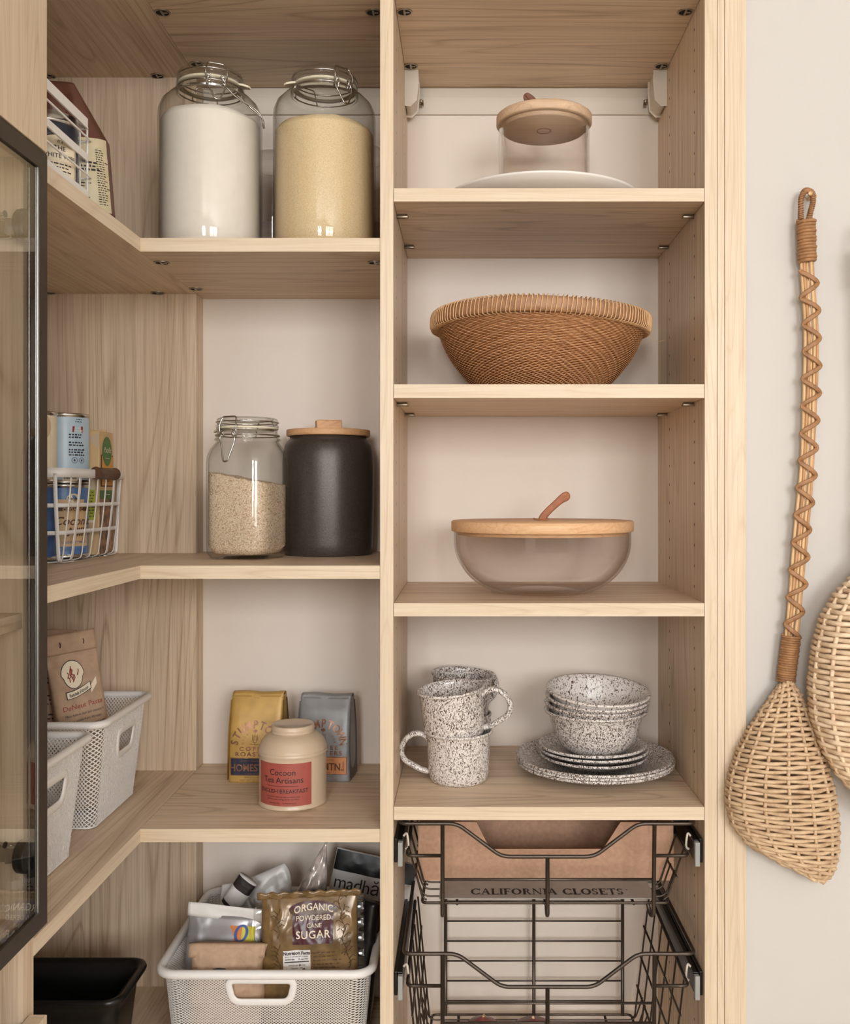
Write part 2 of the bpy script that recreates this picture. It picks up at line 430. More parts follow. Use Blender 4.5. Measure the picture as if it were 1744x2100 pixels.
area('left_window_daylight', ((W2[0] + W2[1]) / 2, YBK - .07, (W2[2] + W2[3]) / 2), (PI / 2, 0, 0), W2[1] - W2[0], W2[3] - W2[2], 54, (0.98, 0.985, 0.99))
w = bpy.data.worlds.new('World'); sc.world = w; w.use_nodes = True
w.node_tree.nodes['Background'].inputs[0].default_value = (0.9, 0.95, 1.0, 1); w.node_tree.nodes['Background'].inputs[1].default_value = 0.6

# ---------------------------------------------------------------- closet carcass
ZU = PZ(181, YB)                     # underside of the top shelves
L1T, L1B, L2T, L2B, L3T, L3B = (PZ(v) for v in (488, 516, 1160, 1187, 1700, 1727))
R1T, R1B, R2T, R2B, R3T, R3B, R4T, R4B = (PZ(v) for v in (386, 413, 788, 816, 1237, 1264, 1655, 1682))
ZBOT = PZ(1997, YB)                  # lowest left shelf
def holes(mb, x, sgn, zs, ys):
    for y in ys:
        for z in zs:
            V = [(x + sgn * .0002, y + .0019 * math.cos(a), z + .0024 * math.sin(a)) for a in [k * PI / 4 for k in range(8)]]
            mb.add(V, [tuple(range(8)) if sgn > 0 else tuple(range(8))[::-1]], 1, False)  # flat dark discs; the shade inside each pin hole is in their colour
ZS = [-.90 + .0305 * k for k in range(56)]
zs_ok = [z for z in ZS if not any(b - .004 < z < t + .004 for b, t in ((R1B, R1T), (R2B, R2T), (R3B, R3T), (R4B, R4T))) and z < ZU]
def panel(name, x0, x1, y0, y1, z0, z1, label, hl=None, cat='closet panel'):
    mb = MB().box(x0, x1, y0 + .001, y1, z0, z1, 0).box(x0, x1, y0, y0 + .001, z0, z1, 2)
    for (x, sg) in (hl or []): holes(mb, x, sg, zs_ok, (1.443, 1.619))
    o = mb.build(name, ['wood_z', 'hole_shade', 'edge_z'])
    return tag(o, label, cat)
panel('divider_panel', XD0, XD1, YF, YB - .001, ZFL, 0.95, 'tall oak divider panel between the corner shelves and the right-hand shelves', [(XD1, 1)])
panel('side_panel', XR0, XR1, YF, YB - .001, ZFL, 0.95, 'tall oak side panel closing the right-hand shelves, with rows of pin holes', [(XR0, -1)])
panel('filler_strip', XR1 + .0006, PX(1486), YF - .0006, YF + .011, ZFL, 0.95, 'narrow oak strip just right of the pin-holed side panel', cat='filler strip')
panel('filler_board', PX(1486) + .0005, XF, YF - .0022, YF + .011, ZFL, 0.95, 'wide pale oak filler board against the white wall beside the wicker scoops', cat='filler board')
YW = 1.672
pb = MB().box(XL + .002, XP - .0015, YW, YW + .019, ZFL + .01, ZU - .0003, 0).box(XP - .0215, XP - .0015, YW + .0195, YB - .001, ZFL + .01, ZU - .0003, 0)
tag(pb.build('corner_end_panel', 'wood_z'), 'oak back panel standing in the corner behind the left shelves', 'closet panel')

def cam_fastener(parent, x, y, z, ang=0):
    # oval metal cam housing let into the underside
    mb = MB(); ca, sa = math.cos(ang), math.sin(ang)
    def pt(u, v, dz): return (x + u * ca - v * sa, y + u * sa + v * ca, z + dz)
    n = 24
    for (r0, r1, d0, d1) in ((.0105, .0105, .002, -.0012), (.0105, .0085, -.0012, -.0014), (.0085, .0085, -.0014, .0005)):
        mb.grid(lambda u, v: pt((r0 + (r1 - r0) * v) * 1.12 * math.cos(2 * PI * u), (r0 + (r1 - r0) * v) * math.sin(2 * PI * u), d0 + (d1 - d0) * v), n, 2, True, 0)
    mb.add([pt(.0085 * 1.12 * math.cos(2 * PI * k / n), .0085 * math.sin(2 * PI * k / n), -.0006) for k in range(n)], [tuple(range(n))[::-1]], 1, False)  # flat dark disc, its colour standing for shade inside the housing
    mb.obox(pt(0, 0, -.0012), (.003, .014, .0016), Matrix.Rotation(ang, 3, 'Z'), 0)
    mb.obox(pt(.0045, 0, -.0010), (.006, .003, .0014), Matrix.Rotation(ang, 3, 'Z'), 0)
    return mb.build('cam_fastener', ['nickel', 'hole_shade'], parent)
def cam_px(parent, px, py, z):
    Y = z * FPX / (VY - py); return cam_fastener(parent, PX(px, Y), Y, z)

# corner shelves: a long left board plus a board butted against it
def corner_shelf(zb, zt, label, cams, name='corner_shelf'):
    t = thing(name, label, 'shelf', (0, 0, zb))
    h = zt - zb
    a = MB().box(XL + .001, XP - .0012, 1.0405, YW - .0006, 0, h, 0)
    a.box(XP - .0012, XP, 1.0405, YF, 0, h, 1)
    a.build('left_board', ['wood_y', 'edge_y'], t)
    b = MB().box(XP - .0010 + .0004, XD0 - .0004, YF + .0012, YB - .0008, 0, h, 0)
    b.box(XP + .0001, XD0 - .0004, YF, YF + .0012, 0, h, 1)
    b.build('right_board', ['wood_x', 'edge_x'], t)
    for (px, py) in cams:
        Y = zb * FPX / (VY - py); cam_fastener(t, PX(px, Y), Y, 0)
    return t
corner_shelf(ZU, ZU + .0193, 'topmost oak corner shelf, seen from below above the flour jar', [(333, 25), (766, 25), (404, 131), (323, 155), (100, 156)])
corner_shelf(L1B, L1T, 'oak corner shelf carrying the two big flour and meal jars', [(332, 538), (770, 538), (402, 592), (323, 600), (100, 600)])
corner_shelf(L2B, L2T, 'oak corner shelf carrying the rice jar and charcoal canister', [])
corner_shelf(L3B, L3T, 'oak corner shelf carrying the coffee bags and tea tin', [])
corner_shelf(ZBOT - .0193, ZBOT, 'lowest oak corner shelf under the black tub and full mesh basket', [])

def straight_shelf(zb, zt, label, pins, kind='pin'):
    mb = MB().box(XD1 + .0006, XR0 - .0006, YF + .0014, YB - .001, zb, zt, 0).box(XD1 + .0006, XR0 - .0006, YF + .0002, YF + .0014, zb, zt, 1)
    o = tag(mb.build('shelf', ['wood_x', 'edge_x']), label, 'shelf')
    for (px, py) in pins:
        Y = zb * FPX / (VY - py); x = PX(px, Y)
        if kind == 'cam': cam_fastener(o, x, Y, zb)
        else:
            s = 1 if px < 1100 else -1
            x0 = XD1 if s > 0 else XR0
            MB().tube([(x0 + s * .0003, Y, zb - .0035), (x0 + s * .016, Y, zb - .0035), (x0 + s * .017, Y, zb - .003)], .0031, 12).build('shelf_pin', 'nickel', o)
    return o
straight_shelf(ZU, ZU + .0193, 'topmost right-hand oak shelf, seen from below with four round fasteners', [(830, 24), (1406, 24), (843, 135), (1357, 135)], 'cam')
straight_shelf(R1B, R1T, 'oak shelf carrying the wood-lidded glass jar on its white platter', [(820, 440), (833, 503), (1420, 440), (1368, 504)])
straight_shelf(R2B, R2T, 'oak shelf carrying the big woven brown bowl', [(819, 825), (833, 847), (1420, 825), (1367, 847)])
straight_shelf(R3B, R3T, 'oak shelf carrying the wood-lidded glass bowl', [])
straight_shelf(R4B, R4T, 'oak shelf carrying the speckled mugs, bowls and plates', [])

# wall rail with its covers
for (x0, x1, lab) in ((XP + .0, XD0 - .001, 'cream wall rail behind the flour jars'), (XD1 + .001, XR0 - .001, 'cream wall rail behind the wood-lidded jar at top right')):
    mb = MB().box(x0, x1, YB - .006, YB - .0005, PZ(237, YB), PZ(201, YB), 0).box(x0, x1, YB - .003, YB - .0005, PZ(201, YB), ZU - .001, 0)
    tag(mb.build('wall_rail', 'cream_plastic', bevel=.0008), lab, 'wall rail')
for sgn, x0, lab in ((1, XD1, 'cream plastic bracket cover in the upper left corner of the right-hand bay'), (-1, XR0, 'cream plastic bracket cover in the upper right corner of the right-hand bay')):
    t = thing('bracket_cover', lab, 'bracket cover', (x0 + sgn * .0005, 1.668, PZ(145, 1.668)), group='rail bracket covers')
    pr = [(0, 0), (.0, -.068), (.008, -.069), (.017, -.060), (.020, -.030), (.019, -.003), (.016, 0)]
    MB().prism([(sgn * a, b) for a, b in pr], lambda x, y, d: (x, -.028 + d, y), .050).build('cover', 'cream_plastic', t, bevel=.003)
    MB().tube([(sgn * .019, .028, -.040), (sgn * .026, .030, -.040), (sgn * .026, .030, -.048)], .003, 10).build('hook', 'nickel', t)

# ---------------------------------------------------------------- glass-door cabinet at the left
DX1, DX0 = -.441, XP + .0012         # door outer / inner face
DYF, DYN = 1.0268, 0.30              # far / near end
DZT, DZB = PZ(319, DYF), PZ(1892, DYF)
t = thing('glass_cabinet', 'oak cabinet with a dark-framed glass door at the left edge', 'cabinet', (XL + .001, DYF, DZB))
o = Vector((XL + .001, DYF, DZB))
def L(x0, x1, y0, y1, z0, z1): return (x0 - o.x, x1 - o.x, y0 - o.y, y1 - o.y, z0 - o.z, z1 - o.z)
PYN, PYF = 1.0155, 1.040
mb = MB().box(*L(XL + .001, XP - .0004, PYN, PYF - .0002, ZFL + .08, 0.95)); mb.build('side_panel', 'wood_z', t)
MB().box(*L(XL + .001, XP, .30, PYN - .0004, DZB - .012, DZB + .009)).build('bottom_panel', 'wood_y', t)
MB().box(*L(XL + .001, XP, .30, PYN - .0004, PZ(322, 1.0155), PZ(322, 1.0155) + .02)).build('top_panel', 'wood_y', t)
MB().box(*L(XL + .001, XP - .001, .30, PYN - .0004, PZ(1288, 1.0155), PZ(1257, 1.0155))).build('inner_shelf', 'wood_y', t)
MB().box(*L(XL + .001, XP, .28, .299, ZFL + .08, 0.95)).build('near_panel', 'wood_z', t)
MB().box(*L(DX0, DX1, .30, DYF, DZT + .0025, 0.95)).build('upper_door', 'edge_z', t, bevel=.001)
d = MB().box(*L(DX0, DX1, .30, DYF, ZFL + .10, PZ(2080, DYF)), 0); d.build('lower_door', 'edge_z', t, bevel=.001)
# dark frame
fw = .0185
fm = DX1 - .0062; bw = .006
fr = MB(); fr.box(*L(fm, DX1, DYF - fw, DYF, DZB, DZT)); fr.box(*L(DX0, fm, DYF - bw, DYF, DZB, DZT)); fr.box(*L(fm, DX1, DYN, DYN + fw, DZB, DZT)); fr.box(*L(DX0, fm, DYN, DYN + bw, DZB, DZT))
fr.box(*L(fm, DX1, DYN + fw, DYF - fw, DZT - fw, DZT)); fr.box(*L(fm, DX1, DYN + fw, DYF - fw, DZB, DZB + fw)); fr.box(*L(DX0, fm, DYN + bw, DYF - bw, DZT - bw, DZT)); fr.box(*L(DX0, fm, DYN + bw, DYF - bw, DZB, DZB + bw))
dr = fr.build('glass_door', 'frame', t)
gl = MB().box(*L(DX1 - .006, DX1 - .0025, DYN + fw, DYF - fw, DZB + fw, DZT - fw)); gl.build('pane', 'glass_pane', dr)
MB().box(*L(DX1 - .0022, DX1 - .0010, DYF - fw - .0010, DYF - fw, DZB + fw, DZT - fw)).build('seal', 'seal', dr)
for (hz, m) in ((PZ(455, .985), 'frame'), (PZ(1767, .985), 'black')):
    hy = 1.0005
    cup = MB(); c0 = Vector((DX1 - .0064, hy, hz)) - o
    prof = [(0, 0), (.0172, 0), (.0175, -.0015), (.0175, -.0060), (.0168, -.0066), (.0168, -.0100), (.0150, -.0120), (0, -.0120)]
    V = []; F = []; n = 40
    for (r, q) in prof:
        for k in range(n): V.append((c0.x + q, c0.y + r * math.cos(2 * PI * k / n), c0.z + r * math.sin(2 * PI * k / n)))
    for i in range(len(prof) - 1):
        for k in range(n): F.append((i * n + k, i * n + (k + 1) % n, (i + 1) * n + (k + 1) % n, (i + 1) * n + k))
    cup.add(V, F, 0)
    hb = cup.build('hinge', 'frame' if m == 'frame' else 'black', dr)
    arm = MB()
    a0 = Vector((DX1 - .019, hy + .002, hz)) - o
    arm.obox(a0 + Vector((-.006, .002, 0)), (.016, .010, .016), Matrix.Rotation(.2, 3, 'Z'))
    arm.obox(a0 + Vector((-.026, .010, -.001)), (.030, .009, .018), Matrix.Rotation(.12, 3, 'Z'))
    arm.obox(a0 + Vector((-.060, .022, 0)), (.045, .012, .014))
    arm.obox(a0 + Vector((-.050, .029, 0)), (.020, .004, .052))
    arm.tube([tuple(a0 + Vector((-.012, -.004, .012))), tuple(a0 + Vector((-.04, .003, .012)))], .0022, 8)
    arm.build('hinge_arm', 'steel', dr, bevel=.0015)
# ---------------------------------------------------------------- jars
def fido_lid_parts(t, R, z0, lidz, top, mats=None, clamp=0.0, tab=None, hinge=True, sc_=1.0, clampdrop=.05):
    """glass rings of the neck, rubber ring, domed lid and wire clamp. R neck radius, z0 neck base, lidz seal height, top lid top"""
    lid = MB()
    prof = [(0, top - .006), (R * .55, top - .006), (R * .8, top - .0035), (R * .93, top), (R * .99, top - .002), (R, top - .006), (R * .97, top - .010), (R * .96, lidz + .006), (R * 1.03, lidz + .003), (R * 1.02, lidz + .001), (R * .9, lidz + .0005), (R * .86, lidz - .006), (R * .82, lidz - .006)]
    lid.lathe(prof, 72); lid.lathe([(0, lidz - .006), (R * .82, lidz - .006)], 72)
    lid.build('lid', 'glass', t)
    rb = MB().lathe([(R * .86, lidz + .0006), (R * 1.0, lidz + .0008), (R * 1.015, lidz - .001), (R * 1.0, lidz - .0026), (R * .86, lidz - .0028)], 64)
    if tab is not None:
        ca, sa = math.cos(tab), math.sin(tab)
        pl = [(R * .95, -.009), (R * 1.12, -.007), (R * 1.26, -.0045), (R * 1.30, 0), (R * 1.26, .0045), (R * 1.12, .007), (R * .95, .009)]
        rb.prism(pl, lambda x, y, dd: (x * ca - y * sa, x * sa + y * ca, lidz - .0026 + dd - max(0, x - R) * .25), .003)
    rb.build('rubber_seal', 'rubber', t)
    # wires
    w = .0011 * sc_
    def cyl(a, r, z): return Vector((r * math.cos(a), r * math.sin(a), z))
    wr = MB()
    band = [cyl(2 * PI * k / 48, R * 1.035, z0 + (lidz - z0) * .42) for k in range(48)]
    wr.tube(band, w, 6, True)
    band2 = [cyl(2 * PI * k / 48, R * 1.02, lidz + (top - lidz) * .55) for k in range(48)]
    wr.tube(band2, w, 6, True)
    wr.build('wire_band', 'steel', t)
    cl = MB(); dw = .0125 / R * sc_
    zb = z0 + (lidz - z0) * .42; zt = top - .002
    # locking loop over the lid
    cl.tube(fillet([cyl(clamp - dw * 1.1, R * 1.08, zb - .004), cyl(clamp - dw * 1.15, R * 1.13, (zb + zt) / 2), cyl(clamp - dw, R * 1.0, zt + .002), cyl(clamp + dw, R * 1.0, zt + .002), cyl(clamp + dw * 1.15, R * 1.13, (zb + zt) / 2), cyl(clamp + dw * 1.1, R * 1.08, zb - .004)], .004), w * 1.15, 7)
    # lever
    cl.tube(fillet([cyl(clamp - dw * .75, R * 1.07, zb + .006), cyl(clamp - dw * 1.1, R * 1.12, zb - .006), cyl(clamp - dw * .8, R * 1.12, zb - .014), cyl(clamp - dw * .25, R * 1.20, zb - clampdrop), cyl(clamp + dw * .25, R * 1.20, zb - clampdrop), cyl(clamp + dw * .9, R * 1.12, zb - .014), cyl(clamp + dw * 1.0, R * 1.12, zb - .006), cyl(clamp + dw * .5, R * 1.07, zb + .006)], .005), w * 1.15, 7)
    for s in (-1, 1):
        cl.tube([cyl(clamp + s * dw * .8 + .05 * math.cos(q), R * 1.08 + .002 * math.sin(q), zb + .004 * math.sin(q)) for q in [k * PI / 5 for k in range(10)]], w, 6, True)
    cl.build('wire_clamp', 'steel', t)
    if hinge:
        hg = MB(); a = clamp + PI
        hg.tube(fillet([cyl(a - dw * 1.4, R * 1.05, zb), cyl(a - dw * 1.4, R * 1.16, zb + .006), cyl(a - dw, R * 1.05, zt), cyl(a + dw, R * 1.05, zt), cyl(a + dw * 1.4, R * 1.16, zb + .006), cyl(a + dw * 1.4, R * 1.05, zb)], .004), w, 6)
        hg.build('wire_hinge', 'steel', t)
def big_jar(name, label, loc, fill, fillz, clamp, tab, top=.282, bail=None):
    t = thing(name, label, 'jar', loc, group='large clamp-top glass jars')
    R, Rn = .0784, .0490
    zs = .222                                    # start of shoulder
    zn = top - .034
    out = [(0, .006), (R * .6, .004), (R * .80, .0005), (R * .92, .003), (R * .985, .014), (R, .030), (R, zs - .01), (R * .99, zs), (R * .93, zs + .012), (R * .80, zs + .0225), (Rn * 1.10, zn - .003), (Rn * 1.02, zn), (Rn, zn + .003)]
    z = zn + .003
    out += [(Rn * 1.06, z + .0015), (Rn * 1.06, z + .004), (Rn * .99, z + .006), (Rn * .99, z + .011), (Rn * 1.05, z + .0125), (Rn * 1.04, z + .0145), (Rn * .97, z + .0155)]
    inn = [(r - .003 if r > .01 else r, zz + (.003 if r < R * .9 and zz < .01 else 0)) for r, zz in out]
    MB().lathe(out, 96).build('glass_body', 'glass', t)
    MB().lathe([(r * .965, zz + .002) for r, zz in out[4:]], 64).build('inner_wall', 'glass', t)
    rf = R * .955
    def ftop(r, a): return fillz + .0035 * noise.noise(Vector((r * 22 * math.cos(a), r * 22 * math.sin(a), 3.1 + loc[0]))) + .0012 * noise.noise(Vector((r * 120 * math.cos(a), r * 120 * math.sin(a), 7.7)))
    m = MB()
    m.lathe([(0, .006), (rf * .8, .006), (rf * .95, .012), (rf, .030)] + [(rf, .03 + (fillz - .036) * k / 6) for k in range(1, 7)], 72)
    def capf(u, v):
        a = 2 * PI * u; r = (rf if fillz < zs - .01 else rf * .985) * v
        return (r * math.cos(a), r * math.sin(a), fillz - .006 * v if v > .99 else ftop(r, a))
    m.grid(capf, 72, 24, True)
    m.build('contents', fill, t)
    fido_lid_parts(t, Rn, zn + .003, top - .0175, top, clamp=clamp, tab=tab, clampdrop=.032)
    return t
JY = 1.502
j1 = big_jar('flour_jar', 'large clamp-top glass jar filled with white flour', (PX(432, JY), JY, L1T), 'flour', .2085, -1.15, -.12)
# long wire bail lying over the right shoulder of the flour jar
MB().tube(smooth_path([(.030, -.046, .252), (.046, -.036, .236), (.066, -.024, .226), (.077, -.018, .219), (.0835, -.012, .208), (.0835, -.006, .199), (.081, .0, .205), (.078, -.002, .217), (.060, -.010, .232), (.044, -.02, .245)], 6), .0012, 7).build('wire_bail', 'steel', j1)
j2 = big_jar('meal_jar', 'large clamp-top glass jar filled with yellow meal', (PX(666, JY), JY, L1T), 'polenta', .1935, -.85, PI + .45, top=.279)
for (px, Y, R, H, lab) in ((566, 1.635, .058, .19, 'clear glass jar mostly hidden between the flour and meal jars'), (742, 1.645, .052, .205, 'clear glass jar mostly hidden behind the right side of the meal jar')):
    t = thing('storage_jar', lab, 'jar', (PX(px, Y), Y, L1T))
    MB().lathe([(0, .003), (R * .9, .003), (R, .012), (R, H * .75), (R * .9, H * .9), (R * .7, H * .97), (R * .72, H)], 64).build('glass_body', 'glass', t)
    MB().lathe([(0, .006), (R * .92, .006), (R * .95, .014), (R * .95, H * .42), (0, H * .43)], 48).build('contents', 'pinkmeal', t)
    MB().lathe([(0, H + .012), (R * .66, H + .012), (R * .76, H + .008), (R * .76, H - .006), (R * .7, H - .006)], 48).build('lid', 'glass', t)

# rice jar: rounded-square body
def rice_jar():
    Y = 1.5405; t = thing('rice_jar', 'clamp-top glass jar two-thirds full of brown rice', 'jar', (PX(508, Y), Y, L2T), (0, 0, 0))
    H = .2205; R = .0565; Rn = .0475
    body = [(0, .004), (.03, .004), (.042, .0005), (.050, .002), (.0555, .010), (R, .02), (R, .150)]
    rot = math.radians(-17)
    def ring_mix(r, z, k):   # blend square section -> round
        return r, z, k
    prof = [(r, z, 1.0) for r, z in body] + [(R * .985, .160, .95), (R * .95, .170, .7), (.0505, .178, .3), (.0488, .182, 0), (Rn, .184, 0), (Rn * 1.07, .1855, 0), (Rn * 1.07, .188, 0), (Rn, .190, 0), (Rn * 1.06, .192, 0), (Rn * 1.05, .1945, 0), (Rn * .99, .196, 0), (Rn * .99, .203, 0)]
    def surf(mb, pr, scale, n=96):
        V = []; F = []
        for (r, z, k) in pr:
            for i in range(n):
                a = 2 * PI * i / n
                sqf = 1.0 / ((abs(math.cos(a)) ** 4.2 + abs(math.sin(a)) ** 4.2) ** (1 / 4.2))
                q = 1 + (sqf * .955 - 1) * k
                V.append((r * scale * q * math.cos(a + rot), r * scale * q * math.sin(a + rot), z))
        for j in range(len(pr) - 1):
            for i in range(n): F.append((j * n + i, j * n + (i + 1) % n, (j + 1) * n + (i + 1) % n, (j + 1) * n + i))
        mb.add(V, F)
    g = MB(); surf(g, prof, 1.0); g.build('glass_body', 'glass', t)
    g = MB(); surf(g, prof[5:], .95); g.build('inner_wall', 'glass', t)
    # rice with a sloping top
    V = []; F = []; n = 96; ins = .945
    rows = [(.03, .006), (.048, .009), (R, .02), (R, .06), (R, .10), (R, None)]
    def top(x, y):
        s = .1355 - (x * math.cos(.0) + .0565) * .185 + .0 * y
        return s + .0022 * noise.noise(Vector((x * 60, y * 60, 1)))+ .0012 * noise.noise(Vector((x * 200, y * 200, 1)))
    for (r, z) in rows:
        for i in range(n):
            a = 2 * PI * i / n; sqf = 1.0 / ((abs(math.cos(a)) ** 4.2 + abs(math.sin(a)) ** 4.2) ** (1 / 4.2)) * .955
            x, y = r * ins * sqf * math.cos(a + rot), r * ins * sqf * math.sin(a + rot)
            V.append((x, y, z if z is not None else top(x, y)))
    for j in range(len(rows) - 1):
        for i in range(n): F.append((j * n + i, j * n + (i + 1) % n, (j + 1) * n + (i + 1) % n, (j + 1) * n + i))
    m = MB().add(V, F)
    def cap(u, v):
        a = 2 * PI * u; sqf = 1.0 / ((abs(math.cos(a)) ** 4.2 + abs(math.sin(a)) ** 4.2) ** (1 / 4.2)) * .955
        x, y = v * R * ins * sqf * math.cos(a + rot), v * R * ins * sqf * math.sin(a + rot); return (x, y, top(x, y))
    m.grid(cap, 96, 30, True)
    m.build('rice', 'rice', t)['kind'] = 'stuff'
    fido_lid_parts(t, Rn, .184, .2055, H, clamp=-1.98, tab=PI - .35, clampdrop=.042)
rice_jar()

# charcoal canister
Y = 1.637; t = thing('canister', 'charcoal glazed canister with a round wooden lid and block knob', 'canister', (PX(674, Y), Y, L2T))
R = .0762
MB().lathe([(0, 0), (R * .93, 0), (R * .955, .003), (R * .975, .02), (R, .10), (R, .155), (R * .985, .170), (R * .95, .182), (R * .90, .189), (R * .84, .193), (R * .84, .197), (R * .80, .197), (R * .80, .15)], 128).build('body', 'canister', t)
MB().lathe([(0, .1975), (R * .905, .1975), (R * .915, .199), (R * .915, .2065), (R * .905, .208), (0, .208)], 96).build('lid', 'lid2', t)
MB().obox((0, 0, .2165), (.042, .028, .0165), Matrix.Rotation(math.radians(14), 3, 'Z')).build('knob', 'lid2', t, bevel=.0015)

# ---------------------------------------------------------------- bags and pouches
class Bag:
    """soft pack; local x width, z up, front faces -y"""
    def __init__(s, w, d, h, n=4.0, wf=None, df=None, crease=.003, seed=0, lean=None, cs=14, ext=0.0):
        s.ext = ext
        s.w, s.d, s.h, s.n, s.cr, s.seed, s.cs = w, d, h, n, crease, seed, cs
        s.wf = wf or (lambda t: 1.0); s.df = df or (lambda t: 1 - .9 * t ** 2); s.lean = lean or (lambda t: 0)
    def disp(s, x, z, side):
        v = Vector((x * s.cs * 1.6, z * s.cs, s.seed + side * 5.3))
        r = 1 - abs(noise.noise(v)) * 2
        r2 = 1 - abs(noise.noise(v * 2.3 + Vector((3, 1, 2)))) * 2
        return s.cr * (r * .7 + r2 * .35)
    def half(s, x, z):
        t = max(0, min(1, z / s.h)); a = s.w / 2 * s.wf(t); b = s.d / 2 * s.df(t)
        return b * max(0, 1 - min(1, abs(x / max(a, 1e-6))) ** s.n) ** (1 / s.n)
    def pt(s, x, z, side, off=0):
        t = max(0, min(1, z / s.h)); a = s.w / 2 * s.wf(t)
        e = max(0, 1 - (abs(x) / max(a, 1e-6)) ** 6)
        q = (z + s.ext) / (s.h + s.ext)
        tz = min(1, 4 * max(0, q)) * min(1, (1 - t) * 6 + .25)
        y = s.half(x, z) + s.disp(x, z, side) * e * tz
        return (x, side * (y + off) + s.lean(t), z)
    def mesh(s, nu=40, nv=44, mi=0, mb=None):
        mb = mb or MB()
        V = []; F = []
        N = nu * 2
        for j in range(nv):
            z = -s.ext + (s.h + s.ext) * j / (nv - 1); t = max(0, z / s.h); a = s.w / 2 * s.wf(t)
            for i in range(N):
                th = 2 * PI * i / N; c = math.cos(th)
                x = a * math.copysign(abs(c) ** (2 / s.n * .9), c)
                side = -1 if math.sin(th) < 0 else 1
                V.append(s.pt(x, z, side))
        for j in range(nv - 1):
            for i in range(N): F.append((j * N + i, j * N + (i + 1) % N, (j + 1) * N + (i + 1) % N, (j + 1) * N + i))
        F.append(tuple(range(N))[::-1]); F.append(tuple((nv - 1) * N + i for i in range(N)))
        return mb.add(V, F, mi)
    def fn(s, cx, cz, off=.0005, rot=0):
        ca, sa = math.cos(rot), math.sin(rot)
        return lambda x, y: s.pt(cx + x * ca - y * sa, cz + x * sa + y * ca, -1, off)
    def patch(s, x0, x1, z0, z1, mi, mb, off=.0003, n=16):
        n = n * 2 + 10
        mb.grid(lambda u, v: s.pt(x0 + (x1 - x0) * u, z0 + (z1 - z0) * v, -1, off), n, n, mi=mi)
    def shape(s, poly, cx, cz, mi, mb, off=.0004, rings=5):
        # filled convex-ish outline, refined towards its centre
        m = len(poly); mx = sum(p[0] for p in poly) / m; my = sum(p[1] for p in poly) / m
        V = []; F = []
        for k in range(rings + 1):
            q = 1 - k / (rings + .5)
            for (x, y) in poly: V.append(s.pt(cx + mx + (x - mx) * q, cz + my + (y - my) * q, -1, off))
        for k in range(rings):
            for i in range(m): F.append((k * m + i, k * m + (i + 1) % m, (k + 1) * m + (i + 1) % m, (k + 1) * m + i))
        F.append(tuple(rings * m + i for i in range(m)))
        mb.add(V, F, mi, True)
def oval(rx, ry, n=28, cx=0, cy=0): return [(cx + rx * math.cos(2 * PI * k / n), cy + ry * math.sin(2 * PI * k / n)) for k in range(n)]
def fine_print(mb, fn, w, lines, lh, mi, seed=1, align='c', wordh=.36):
    """rows of tiny word-like strokes standing in for print too small to read"""
    rg = random.Random(seed)
    for j in range(lines):
        lw = w * rg.uniform(.65, 1.0); x = -lw / 2 if align == 'c' else -w / 2; y = -j * lh
        while x < (lw / 2 if align == 'c' else -w / 2 + lw):
            l = lh * rg.uniform(.35, 1.3); h = lh * wordh * rg.uniform(.8, 1.1)
            mb.add([fn(x, y), fn(x + l, y), fn(x + l, y + h), fn(x, y + h)], [(0, 1, 2, 3)], mi, False)
            x += l + lh * .35
def arc_text(mb, body, size, R, a_start, a_end, fn, mi, **kw):
    n = len(body)
    for i, ch in enumerate(body):
        a = a_start + (a_end - a_start) * (i / (n - 1) if n > 1 else .5)
        if ch == ' ': continue
        v, f = text2d(ch, size, **kw)
        r = a - PI / 2
        mb.add([fn(R * math.cos(a) + x * math.cos(r) - y * math.sin(r), R * math.sin(a) + x * math.sin(r) + y * math.cos(r)) for x, y in v], f, mi, False)

